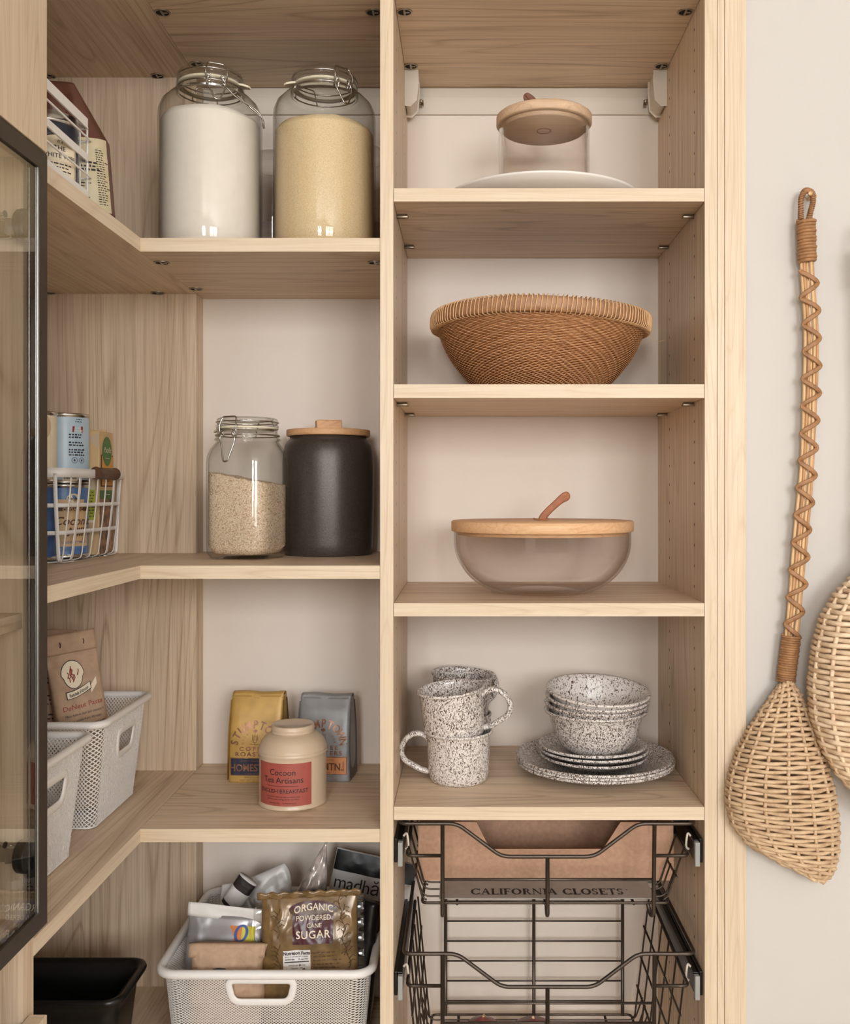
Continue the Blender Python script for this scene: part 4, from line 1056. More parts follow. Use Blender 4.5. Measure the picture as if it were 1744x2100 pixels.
def pasta_bag(label, loc, rot, front):
    t = thing('pasta_bag', label, 'bag', loc, rot, group='brown paper pasta bags')
    w, d, h = .072, .042, .258
    b = Bag(w, d, h, 5, wf=lambda q: .80 + .20 * min(1, q * 2.6), df=lambda q: 1 if q < .55 else max(.07, 1 - ((q - .55) / .33) ** 1.2 if q < .88 else .07), crease=.0022, seed=33 + front)
    b.mesh(40, 56).build('bag_body', 'kraft', t)
    fl = MB(); fl.grid(lambda u, v: ((u - .5) * w * .985, -.0042 - .0035 * math.sin(PI * v) + .001 * math.sin(u * 6), h + .0015 - .030 * v), 16, 10); fl.build('folded_top', 'kraft', t, solid=.0012)
    lb = MB()
    for sx in (-.22, .24): lb.tube([(sx * w, -.0088, h - .010), (sx * w + .001, -.0092, h - .014), (sx * w, -.0088, h - .018)], .0008, 6, mi=1)
    if front:
        b.shape([(.0165 * math.cos(a) * (1 if math.sin(a) > -.2 else .86), .021 * math.sin(a)) for a in [2 * PI * k / 30 for k in range(30)]], -.004, .198, 1, lb, .0012)
        b.shape([(.0155 * math.cos(a) * (1 if math.sin(a) > -.2 else .86), .0198 * math.sin(a)) for a in [2 * PI * k / 30 for k in range(30)]], -.004, .198, 0, lb, .0017)
        rg = random.Random(4)
        for k in range(9):
            x0, z0 = -.004 + rg.uniform(-.009, .007), .186 + rg.uniform(0, .012)
            pth = smooth_path([(x0, z0, 0), (x0 + rg.uniform(-.003, .004), z0 + .006, 0), (x0 + rg.uniform(-.004, .004), z0 + .012 * rg.uniform(.6, 1.2), 0)], 4)
            lb.tube([b.pt(p.x, p.y, -1, .0021) for p in pth], .0007, 5, mi=2)
        # ribbon
        for (x0, x1, z0, z1, sl) in ((-.017, .017, .1645, .1735, .0),):
            for mi, gr, off in ((1, .0010, .0022), (0, 0, .0027)):
                lb.grid(lambda u, v: b.pt(x0 - gr + (x1 - x0 + 2 * gr) * u, z0 - gr + (z1 - z0 + 2 * gr) * v + .010 * u * u, -1, off), 16, 4, mi=mi)
            lb.grid(lambda u, v: b.pt(.017 + .010 * u, .167 + .010 * v + .012 * u, -1, .0018), 6, 4, mi=0)
        lb.text("Rustichella d'Abruzzo", .0072, lambda x, y: b.pt(x * .44, .1665 + y * .9 + .010 * ((x * .44 + .017) / .034) ** 2, -1, .0032), 1, bold=.02)
        lb.text('DeNeut Pasta', .0100, b.fn(.002, .149, .0012, .05), 2, shear=.1)
        fr = b.fn(.004, .113, .0010, .05)
        for i, s in enumerate(('Many believe that our country’s', 'finest pastas from Abruzzo.', 'The semolina is hearty and nutty,', 'Abruzzo makes it rare. Rusticiano', 'makes spring water by hand and', 'artisans')):
            lb.text(s, .0052, b.fn(.003, .139 - .0085 * i, .0010, .04), 1, shear=.2, sx=.82)
        lb.build('label', ['paper', 'ink', 'ink_red'], t)
    else:
        for z, n in ((.185, 2), (.160, 3), (.132, 4)): fine_print(lb, b.fn(.004, z, .001), .044, n, .0062, 1, int(z * 500))
        fine_print(lb, b.fn(.004, .100, .001), .044, 2, .0065, 2, 77)
        lb.build('label', ['paper', 'ink', 'ink_red'], t)
    return t
pasta_bag('brown paper pasta bag with a cream crest, leaning in the mesh bin', (-.560, 1.462, L3T + .010), (math.radians(-3), math.radians(-7), math.radians(33)), 1)
pasta_bag('brown paper pasta bag behind the crested one, by the door frame', (-.652, 1.490, L3T + .008), (0, math.radians(4), math.radians(24)), 0)

# black tub on the lowest shelf
t = thing('loaf_tub', 'black rectangular tub with a rolled rim on the lowest left shelf', 'tub', (-.630, 1.4505, ZBOT))
def rrect(a, b, r, n=8):
    out = []
    for (sx, sy, a0) in ((1, -1, -PI / 2), (1, 1, 0), (-1, 1, PI / 2), (-1, -1, PI)):
        for q in range(n + 1): an = a0 + PI / 2 * q / n; out.append((sx * (a - r) + r * math.cos(an), sy * (b - r) + r * math.sin(an)))
    return out
def loft(mb, rings, mi=0, cap0=True, cap1=False):
    n = len(rings[0]); V = [p for r in rings for p in r]; F = []
    for j in range(len(rings) - 1):
        for i in range(n): F.append((j * n + i, j * n + (i + 1) % n, (j + 1) * n + (i + 1) % n, (j + 1) * n + i))
    if cap0: F.append(tuple(range(n))[::-1])
    if cap1: F.append(tuple((len(rings) - 1) * n + i for i in range(n)))
    return mb.add(V, F, mi, True)
def rg3(a, b, r, z): return [(x, y, z) for x, y in rrect(a, b, r)]
TH = .124
m = MB(); loft(m, [rg3(.112, .042, .02, 0), rg3(.118, .047, .022, .004), rg3(.127, .056, .022, TH * .75), rg3(.129, .058, .022, TH - .010), rg3(.131, .060, .022, TH - .009), rg3(.139, .067, .026, TH - .009), rg3(.1405, .0685, .027, TH - .005), rg3(.139, .067, .026, TH - .001), rg3(.136, .064, .025, TH), rg3(.131, .060, .022, TH - .002), rg3(.125, .054, .02, TH - .006), rg3(.121, .052, .02, TH * .7), rg3(.110, .040, .018, .006)], 0, True, True)
m.build('tub_body', 'black', t)
# ---------------------------------------------------------------- full mesh bin on the lowest shelf
BXC, BYC = PX(541, 1.40), 1.548
BL, BW, BH = .300, .288, PZ(1997, 1.402) - ZBOT
mesh_bin('wide white mesh bin full of baking packets on the lowest shelf', (BXC, BYC, ZBOT), BL, BW, BH, .014, 92, 88, 40, 'y', (-.005, BH - .0275, .049, .0165), rimr=.0065, hole=.75, cr=.026, th=.0008)
def pack(name, label, cat, px, py, Y, rot, bag, mats, group=None, decorate=None, nu=36, nv=40):
    t = thing(name, label, cat, (PX(px, Y), Y, PZ(py, Y)), rot, group)
    bag.mesh(nu, nv).build('bag_body', mats, t)
    if decorate: decorate(t, bag)
    return t
G = 'packets standing in the wide mesh bin'
d2 = math.radians
# sugar bag
def sugar(t, b):
    lb = MB()
    def ell(cx, cz, rx, rz, mi, off): b.shape([(rx * math.cos(a), rz * math.sin(a)) for a in [2 * PI * k / 36 for k in range(36)]], cx, cz, mi, lb, off)
    ell(.006, .0935, .036, .0115, 0, .0006)
    b.patch(-.024, .036, .046, .094, 0, lb, .0010, 14)
    lb.grid(lambda u, v: b.pt(-.028 + .070 * u, .0885 + .006 * v - .002 * math.sin(PI * u), -1, .0013), 14, 3, mi=3)
    arc = lambda x, y: b.pt(.007 + x, .0925 + y - 6.0 * x * x * .8, -1, .0022)
    lb.text('ORGANIC', .0135, arc, 1, bold=.01, sx=.95)
    lb.text('POWDERED', .0100, b.fn(.007, .0790, .0020), 1, sx=.95); lb.text('CANE', .0085, b.fn(.008, .0690, .0020), 1); lb.text('SUGAR', .0150, b.fn(.006, .0545, .0020), 1, bold=.01, space=1.1)
    b.patch(-.038, .002, -.0 + .001, .0385, 2, lb, .0010, 14)
    lb.text('Nutrition Facts', .0064, b.fn(-.018, .0325, .0020), 4, bold=.03); lb.text('about 15 servings per container', .0027, b.fn(-.018, .0290, .0018), 4)
    lb.text('Serving size      1/4 cup (30g)', .0029, b.fn(-.018, .0250, .0018), 4, bold=.02)
    g = b.fn(-.018, .0215, .0018); lb.add([g(-.018, 0), g(.018, 0), g(.018, .0014), g(-.018, .0014)], [(0, 1, 2, 3)], 4, False)
    for i in range(4): lb.text(('Amount per serving', 'Calories   120', 'Total Fat 0g', 'Sodium 0mg')[i], .0030, b.fn(-.018, .0165 - .0042 * i, .0018), 4)
    fine_print(lb, b.fn(.026, .033, .0012), .040, 5, .0055, 3, 41, 'l', .25)
    rg = random.Random(8)
    for (x, z) in ((-.046, .078), (-.045, .030), (.050, .080), (.052, .050), (.046, .100), (.058, .030)):   # printed sugar cane stalks
        pth = [b.pt(x + .003 * math.sin(k), z - .022 + .005 * k, -1, .0012) for k in range(9)]
        lb.tube(pth, .0005, 5, mi=3)
        for k in range(5):
            s = rg.choice((-1, 1)); lb.tube([b.pt(x, z - .014 + .006 * k, -1, .0012), b.pt(x + s * .006, z - .009 + .006 * k, -1, .0012), b.pt(x + s * .010, z - .011 + .006 * k, -1, .0012)], .0004, 5, mi=3)
    lb.build('label', ['maroon', 'paper', 'paper_white', 'print_brown', 'ink'], t)
    fl = MB(); fl.grid(lambda u, v: ((u - .5) * b.w * 1.09 , -.003 - .001 * math.sin(u * 40), b.h - .004 + .010 * v + .0012 * math.sin(u * 55) * v), 70, 4); fl.build('crimped_seal', 'sugar_bag', t, solid=.0006)
    for s, n in ((-1, 'side_seal'), (1, 'side_seal')):
        MB().grid(lambda u, v: (s * (b.w / 2 - .004 + .016 * u), -.002 + .002 * math.sin(v * 30) * u, .004 + (b.h - .006) * v), 5, 40).build(n, 'film', t, solid=.0005)
M['print_brown'] = plain('dark brown print', col(84, 58, 34), 0.35, var=0.05)
Ys = 1.452
pack('sugar_bag', 'brown powdered sugar bag with a maroon label at the front of the wide bin', 'bag', 637, 1996, Ys, (d2(-8), d2(-1.5), d2(3)), Bag(.142, .030, .112, 4, df=lambda q: max(.12, math.sin(PI * min(1, .25 + .70 * q))), crease=.0030, seed=41, cs=26, ext=.122), 'sugar_bag', G, sugar, 60, 56)
# silver pouch
def silver(t, b):
    lb = MB(); b.patch(.006, .046, .045, .068, 0, lb, .0006, 12); b.patch(.026, .046, .045, .068, 1, lb, .0009, 8)
    f = b.fn(.0255, .058, .0016); ou = []
    V = [f(.0105 * math.cos(a) + .0018 * math.sin(a), .0125 * math.sin(a)) for a in [2 * PI * k / 32 for k in range(32)]] + [f(.0062 * math.cos(a) + .0014 * math.sin(a), .0095 * math.sin(a)) for a in [2 * PI * k / 32 for k in range(32)]]
    lb.add(V, [(k, (k + 1) % 32, 32 + (k + 1) % 32, 32 + k) for k in range(32)], 2, False)
    lb.build('label', ['orange_print', 'yellow', 'ink_blue'], t)
    MB().grid(lambda u, v: ((u - .5) * b.w * 1.02, -.0035 - .0012 * math.sin(u * 7 + v * 3), b.h - .002 + .020 * v - .006 * u), 24, 5).build('sealed_top', 'paper_white', t, solid=.0008)
M['orange_print'] = plain('orange print', col(206, 120, 60), 0.45, var=0.0)
pack('silver_pouch', 'silver grey pouch with an orange and yellow letter badge in the wide bin', 'pouch', 459, 1990, 1.470, (d2(-6), d2(2), d2(-2)), Bag(.116, .026, .080, 4, df=lambda q: max(.14, 1 - .8 * q ** 1.5), crease=.0034, seed=51, cs=20, ext=.105), 'silver_pouch', G, silver)
# crumpled kraft bag
def kraftd(t, b):
    lb = MB(); b.shape([(-.013, 0), (-.012, .010), (-.004, .012), (.006, .011), (.012, .006), (.014, 0)], -.006, .056, 0, lb, .0010)
    for k in range(4): lb.tube([b.pt(-.006 + .003 * k, .058 + .0003 * k, -1, .0020), b.pt(-.002 + .0032 * k, .0625, -1, .0022), b.pt(.003 + .002 * k, .0600, -1, .0020)], .0003, 5, mi=1)
    for (x, z) in ((-.026, .0600), (.021, .0595), (-.030, .036), (-.031, .030)): g = b.fn(x, z, .0012); lb.text('J', .006, g, 0)
    lb.build('printing', ['ink', 'paper'], t)
    MB().grid(lambda u, v: ((u - .5) * b.w * 1.0, -b.d * .30 + .012 * v - .003 * math.sin(v * 3), b.h - .016 + .018 * math.sin(v * 2.2)), 20, 8).build('folded_top', 'kraft', t, solid=.0010)
pack('kraft_bag', 'crumpled brown paper bag at the front left of the wide bin', 'bag', 463, 2068, 1.436, (d2(-2), d2(2), d2(4)), Bag(.110, .036, .094, 3, wf=lambda q: .96 + .06 * math.sin(q * 7) + .05 * q, df=lambda q: max(.3, math.sin(PI * (.22 + .66 * q))), crease=.0060, seed=61, cs=22, ext=.072), 'kraft', G, kraftd, 44, 48)
# white bag with black band
def madh(t, b):
    lb = MB(); b.patch(-b.w / 2 + .001, b.w / 2 - .001, b.h - .034, b.h - .001, 1, lb, .0006, 16)
    lb.text('madhăva', .0300, b.fn(-.012, b.h - .062, .0012), 0, space=.95, bold=-.0)
    lb.build('label', ['ink', 'black'], t)
pack('sugar_pouch', 'white pouch with a black top band at the back right of the bin', 'pouch', 728, 1990, 1.640, (d2(-4), d2(11), d2(-3)), Bag(.140, .022, .192, 5, df=lambda q: max(.12, 1 - .8 * q ** 2), crease=.0022, seed=71, ext=.030), 'white_film', G, madh)
pack('plum_packet', 'dark maroon packet standing just behind the powdered sugar bag', 'packet', 706, 1990, 1.530, (d2(-5), d2(5), d2(-14)), Bag(.100, .018, .114, 5, df=lambda q: max(.14, 1 - .8 * q ** 2), crease=.0022, seed=81, ext=.080), 'maroon', G)
pack('dark_packet', 'dark plum packet at the right wall of the wide bin', 'packet', 718, 2000, 1.500, (d2(-5), d2(2), d2(-32)), Bag(.080, .030, .118, 3, df=lambda q: max(.3, 1 - .5 * q ** 2), crease=.0022, seed=86, ext=.060), 'black', G)
pack('crumpled_packet', 'crumpled clear printed packet twisted to a tall point in the bin', 'packet', 612, 1930, 1.560, (d2(-8), d2(17), d2(10)), Bag(.072, .030, .158, 2.6, wf=lambda q: max(.05, 1 - q ** 1.5), df=lambda q: max(.08, 1 - .85 * q), crease=.0060, seed=91, cs=36, ext=.085), 'clear_print', G)
def lines(mi_seed):
    def f(t, b):
        lb = MB(); fine_print(lb, b.fn(.004, b.h * .55, .001), b.w * .6, 6, .0055, 0, mi_seed, 'l'); lb.build('printing', 'ink', t)
    return f
pack('paper_packet', 'torn white paper packet with a ragged top edge in the middle of the bin', 'packet', 594, 1930, 1.600, (d2(-8), d2(-22), d2(8)), Bag(.072, .024, .118, 3, wf=lambda q: 1.0 + .12 * math.sin(q * 9), df=lambda q: max(.14, 1 - .7 * q), crease=.0050, seed=95, cs=30, ext=.060), 'white_film', G, lines(3))
pack('paper_packet', 'upright white packet beside the rolled dark one at the back left of the bin', 'packet', 492, 1930, 1.590, (d2(-6), d2(-12), d2(-8)), Bag(.068, .020, .092, 3, wf=lambda q: 1 - .55 * q ** 2, df=lambda q: max(.14, 1 - .8 * q), crease=.0036, seed=99, cs=30, ext=.080), 'paper_white', G, lines(9))
def rolled(t, b):
    lb = MB(); b.patch(-.017, .017, .075, .081, 0, lb, .0008, 10); b.patch(-.017, .017, .108, .127, 0, lb, .0008, 10); fine_print(lb, b.fn(0, .066, .001), .040, 6, .0048, 0, 13); lb.build('printing', 'ink', t)
pack('rolled_packet', 'rolled packet with black bands at the back left of the bin', 'packet', 420, 1935, 1.575, (d2(-4), d2(34), d2(-10)), Bag(.034, .024, .128, 2.2, df=lambda q: 1 - .4 * q, crease=.0022, seed=103, cs=30), 'paper_white', G, rolled)
pack('white_packet', 'small white packet tucked right of the upright one in the bin', 'packet', 528, 1945, 1.540, (d2(-10), d2(48), d2(6)), Bag(.040, .020, .062, 3, df=lambda q: max(.2, 1 - .7 * q), crease=.003, seed=107, cs=30), 'white_film', G, lines(21))

# ---------------------------------------------------------------- right bay, top: jar on platter
t = thing('platter', 'wide white porcelain platter under the wood-lidded jar', 'platter', (.119, 1.5385, R1T))
R = .155; hz = .0265
MB().lathe([(0, .0030), (.075, .0030), (.080, 0), (.086, 0), (.090, .004), (.118, .0095), (.140, .0165), (R - .002, hz - .003), (R, hz), (R - .003, hz + .0008), (.138, .020), (.110, .0125), (.086, .0085), (0, .0080)], 128).build('dish', 'porcelain', t)
t = thing('glass_jar', 'straight glass jar with a pale wooden lid and leather loop, on the platter', 'jar', (PX(1116, 1.54), 1.54, R1T + .0085))
R = .0715; zt = PZ(222, 1.466) - (R1T + .0085)
MB().lathe([(0, .0035), (R * .9, .0035), (R * .94, .006), (R * .955, .012), (R * .955, zt - .002)], 96).build('inner_wall', 'glass_warm', t)
MB().lathe([(0, 0), (R * .93, 0), (R * .985, .003), (R, .010), (R, zt), (R * .955, zt)], 96).build('glass_body', 'glass_warm', t)
RL = .0752
ld = MB().lathe([(0, -.0065), (.0655, -.0065), (.0665, -.0045), (.0665, zt * 0 + .0)], 96, c=(0, 0, zt))
ld.lathe([(.0665, .0), (RL - .002, .0003), (RL, .002), (RL, .0135), (RL - .0025, .0155), (0, .0155)], 96, c=(0, 0, zt)); lid = ld.build('lid', 'lidpale', t)
MB().tube([(.011 * math.cos(a), .011 * math.sin(a), zt - .0068) for a in [k * PI / 12 for k in range(24)]], .0007, 6, True).build('plug', 'leather2', t)
def strap_loop(parent, pts, w, th, mat, name='leather_loop', up=(0, 1, 0)):
    MB().tube(smooth_path(pts, 6), th / 2, 8, flat=w / th, up=up).build(name, mat, parent)
strap_loop(t, [(-.012, 0, zt + .015), (-.020, -.002, zt + .030), (-.0275, -.004, zt + .042), (-.0285, -.005, zt + .0465), (-.0250, -.006, zt + .046), (-.016, -.008, zt + .037), (-.008, -.010, zt + .016)], .0085, .0022, 'leather2', up=(.35, 1, 0))

# ---------------------------------------------------------------- woven bowl: real coils over a dark sheet put in for gap shade
def profile_interp(pr, k):
    x = k * (len(pr) - 1); i = min(int(x), len(pr) - 2); q = x - i
    g = lambda a: pr[max(0, min(len(pr) - 1, a))]
    p0, p1, p2, p3 = g(i - 1), g(i), g(i + 1), g(i + 2); out = []
    for c in (0, 1): out.append(.5 * (2 * p1[c] + (p2[c] - p0[c]) * q + (2 * p0[c] - 5 * p1[c] + 4 * p2[c] - p3[c]) * q * q + (3 * p1[c] - p0[c] - 3 * p2[c] + p3[c]) * q ** 3))
    return out
Yb = 1.553; t = thing('woven_bowl', 'large round bowl woven from orange-brown bamboo with a wrapped rim', 'bowl', (PX(1105, Yb), Yb, R2T + .0022), (d2(-.6), d2(1.4), 0))
BP = [(.070, .004), (.092, .006), (.113, .0205), (.1315, .0415), (.1460, .062), (.1560, .083), (.1625, .100)]
rows = 60; st = 120; seg = st * 4
cs = MB()
for j in range(rows):
    k = (j + .5) / rows; r, z = profile_interp(BP, k); r2, z2 = profile_interp(BP, min(1, k + .02)); nx_, nz_ = (z2 - z), -(r2 - r); L_ = math.hypot(nx_, nz_) or 1; nx_, nz_ = nx_ / L_, nz_ / L_
    ph = j * PI + j * .9
    path = []
    for i in range(seg):
        a = 2 * PI * i / seg; wv = .0014 * math.sin(a * st / 2 + j * 2.25 + .5 * math.sin(3 * a))
        rr_ = r + nx_ * wv; path.append((rr_ * math.cos(a), rr_ * math.sin(a), z + nz_ * wv))
    cs.tube(path, .00088, 4, True)
cs.build('woven_body', 'bowlweave', t)
ln = MB().lathe([(max(.001, r - .0010), z + .0006) for r, z in [(0, .006)] + [profile_interp(BP, q / 20) for q in range(21)]], 96); ln.build('gap_shade_sheet', 'bowldark', t)  # sheet added behind the coils; its dark colour makes the gaps look shaded
MB().lathe([(.072, .004), (.072, .0), (.078, .0), (.078, .006)], 64).build('foot_ring', 'bowldark', t)
def rimp(a, zc=.111): return Vector((.1680 * math.cos(a), .1680 * math.sin(a), zc + .0012 * math.sin(3 * a + 1)))
V = []; F = []; n = 160; sect = [(-.006, -.0115), (.0045, -.0105), (.0055, -.003), (.0052, .006), (.0035, .0105), (-.001, .0118), (-.006, .010)]
for i in range(n):
    a = 2 * PI * i / n; c = rimp(a)
    for (dr_, dz) in sect: V.append((c.x + dr_ * math.cos(a), c.y + dr_ * math.sin(a), c.z + dz))
m_ = len(sect)
for i in range(n):
    for k in range(m_): F.append((i * m_ + k, ((i + 1) % n) * m_ + k, ((i + 1) % n) * m_ + (k + 1) % m_, i * m_ + (k + 1) % m_))
MB().add(V, F).build('rim_band', 'bowlrim', t)
wr = MB(); rg = random.Random(3); nw = 150
for i in range(nw):
    a = 2 * PI * i / nw + rg.uniform(-.004, .004); c = rimp(a); sl = .012 + rg.uniform(-.006, .006)
    def q(dr_, dz, da): aa = a + da; return (c.x / .168 * (.168 + dr_) * 1.0 + 0 * aa, c.y / .168 * (.168 + dr_), c.z + dz) if da == 0 else ((.168 + dr_) * math.cos(aa), (.168 + dr_) * math.sin(aa), c.z + dz)
    pts = [q(-.0065, -.0125, -sl), q(.0050, -.0125, -sl * .8), q(.0068, -.003, -sl * .3), q(.0066, .006, sl * .2), q(.0042, .0122, sl * .6), q(-.002, .0134, sl), q(-.0072, .0105, sl)]
    wr.tube(smooth_path(pts, 2), .0011, 5, flat=.75)
wr.build('rim_wraps', 'bowlwrap', t)
MB().tube(smooth_path([(.160, -.05, .096), (.166, -.052, .090), (.172, -.053, .083), (.180, -.054, .081), (.188, -.054, .083)], 5), .00022, 4).build('loose_fibre', 'bowlwrap', t)
# ---------------------------------------------------------------- glass bowl with wooden lid
Yg = 1.54; gx = PX(1112, Yg)
t = thing('glass_bowl', 'round glass bowl with a flat beech lid and tan leather strap', 'bowl', (gx, Yg, R3T))
zl = PZ(1098, 1.397) - R3T
out = [(0, .004), (.045, .003), (.062, .0), (.078, .0025), (.098, .0115), (.117, .027), (.130, .045), (.1368, .062), (.139, .078), (.1392, zl - .0005)]
oo = [profile_interp(out, k / 40) for k in range(41)]
MB().lathe(oo, 128).build('glass_body', 'glass_warm', t)
MB().lathe([(max(0, r - .0028), z + .0028 * (1 if z < .05 else .3)) for r, z in oo[:-1]] + [(.1364, zl - .001), (.1390, zl - .0003)], 128).build('inner_wall', 'glass_warm', t)
RL = .1432
MB().lathe([(0, -.0050), (.1335, -.0050), (.1345, -.004), (.1345, 0), (RL - .0015, .0003), (RL, .0018), (RL, .0150), (RL - .002, .0172), (0, .0172)], 128, c=(0, 0, zl + .0005)).build('lid', 'beech', t)
MB().obox((-.010, 0, zl - .0080), (.026, .010, .005)).build('strap_end', 'leather', t)
zt = zl + .0177
MB().tube(smooth_path([(-.014, -.003, zt + .003), (-.006, -.003, zt + .0009), (.004, -.003, zt + .0010), (.010, -.003, zt + .002)], 4), .0042, 8, flat=.25, up=(0, 1, 0)).build('strap_foot', 'leather', t)
strap_loop(t, [(-.002, -.002, zt + .001), (.001, -.002, zt + .007), (.010, -.002, zt + .017), (.022, -.002, zt + .028), (.033, -.002, zt + .0385), (.0385, -.002, zt + .041), (.0400, -.002, zt + .038), (.0385, -.002, zt + .035), (.030, -.002, zt + .0305), (.018, -.002, zt + .0205), (.007, -.002, zt + .0095), (.0025, -.002, zt + .001)], .0085, .0019, 'leather')

# ---------------------------------------------------------------- speckled enamel
def mug(label, loc, rot, mat, hang):
    t = thing('speckled_mug', label, 'mug', loc, rot, group='speckled enamel mugs')
    R, H = .0500, .0770
    MB().lathe([(0, .001), (R * .78, .001), (R * .80, 0), (R * .83, 0), (R * .88, .003), (R * .925, .010), (R * .945, .020), (R * .965, .045), (R * .985, H - .006), (R * 1.0, H - .004), (R * 1.045, H - .0035), (R * 1.065, H - .0015), (R * 1.05, H + .0005), (R * 1.01, H + .0008), (R * .975, H - .001), (R * .955, H - .006), (R * .93, .045), (R * .90, .018), (R * .85, .006), (0, .0035)], 96).build('cup', mat, t)
    ca, sa = math.cos(hang), math.sin(hang)
    pts = [(R * .95, H - .014), (R * 1.18, H - .0075), (R * 1.45, H - .0085), (R * 1.70, H - .019), (R * 1.80, H - .034), (R * 1.70, H - .048), (R * 1.42, H - .0565), (R * 1.18, H - .0625), (R * .92, H - .0655)]
    MB().tube([(p.x * ca, p.x * sa, p.z) for p in smooth_path([(r, 0, z) for r, z in pts], 7)], .0056, 12, flat=.80, up=(-sa, ca, 0)).build('handle', mat, t)
    return t
Ym = 1.513
mug('speckled mug at the bottom front left, handle pointing left', (PX(941, Ym), Ym, R4T), (0, 0, 0), 'speck_light', PI - .10)
mug('tilted speckled mug stacked on the front left mug, handle pointing right', (PX(934, Ym), Ym, R4T + .0665), (d2(3), d2(-5.5), 0), 'speck', -.10)
Y2 = 1.632
mug('bottom mug of the rear stack, only its right handle showing', (PX(944, Y2), Y2, R4T), (0, 0, 0), 'speck_dense', 1.0)
mug('dark speckled mug on top of the rear stack, behind the tilted mug', (PX(943, Y2), Y2, R4T + .0665), (d2(2), d2(4.0), 0), 'speck_dense', .85)

def dish(name, label, cat, loc, rot, mat, prof, group):
    t = tag(MB().lathe(prof, 128).build(name, mat, None, loc=loc), label, cat, group); t.rotation_euler = rot; return t
Yp = 1.553
def plate_prof(R, h, f): return [(0, .0012), (f, .0012), (f + .004, 0), (f + .010, .0006), (R * .84, h * .62), (R * .93, h * .80), (R * .985, h - .0022), (R * 1.0, h - .0015), (R * 1.004, h + .0006), (R * .995, h + .0022), (R * .975, h + .0020), (R * .90, h * .80 + .0018), (R * .82, h * .55 + .0022), (f + .012, .0030), (0, .0030)]
for i, (lab, m) in enumerate((('large speckled plate, lowest of the three large plates', 'speck_dense'), ('large speckled plate, middle of the three large plates', 'speck'), ('large speckled plate, topmost of the three large plates', 'speck_dense'))):
    dish('speckled_plate', lab, 'plate', (PX(1221, Yp) + (.0, .001, -.001)[i], Yp, R4T + .0001 + .0046 * i), (0, 0, i * 1.3), m, plate_prof(.1245, .0185, .070), 'large speckled plates')
for i, (lab, m) in enumerate((('small speckled plate, lowest of the three small plates', 'speck_dense'), ('small speckled plate, middle of the three small plates', 'speck'), ('small speckled plate, topmost of the three, directly under the bowls', 'speck'))):
    dish('small_plate', lab, 'plate', (PX(1216, Yp) + (.0015, .0025, 0)[i], Yp, R4T + .0150 + .0082 * i), (0, d2((.6, .8, .3)[i]), .7 + i), m, plate_prof(.0855, .0145, .048), 'small speckled plates')
def bowl_prof(R, h): return [(0, .0012), (.034, .0012), (.036, 0), (.041, 0), (.046, .003), (.058, .014), (.067, .032), (.0740, h - .006), (.0760, h - .003), (R, h - .003), (R + .0014, h), (R, h + .0016), (.0765, h + .0008), (.0726, h - .005), (.0655, .033), (.0565, .0165), (.044, .0055), (0, .0035)]
zb0 = R4T + .0150 + .0164 + .0036
for i, (lab, m, rx, ry) in enumerate((('speckled bowl resting on the small plates, lowest of the stacked bowls', 'speck', 0, 0), ('speckled bowl second from the bottom of the bowl stack', 'speck_dense', 2.0, .6), ('speckled bowl third from the bottom of the bowl stack', 'speck', 4.5, 1.6), ('speckled bowl on top of the stack, tilted so its inside shows', 'speck_top', 6.5, 2.6))):
    dish('speckled_bowl', lab, 'bowl', (PX(1222, 1.55), 1.55 - .0006 * i, zb0 + (.0, .0115, .0225, .0335)[i]), (d2(rx), d2(ry), 0), m, bowl_prof(.0810, .0660), 'stacked speckled bowls')

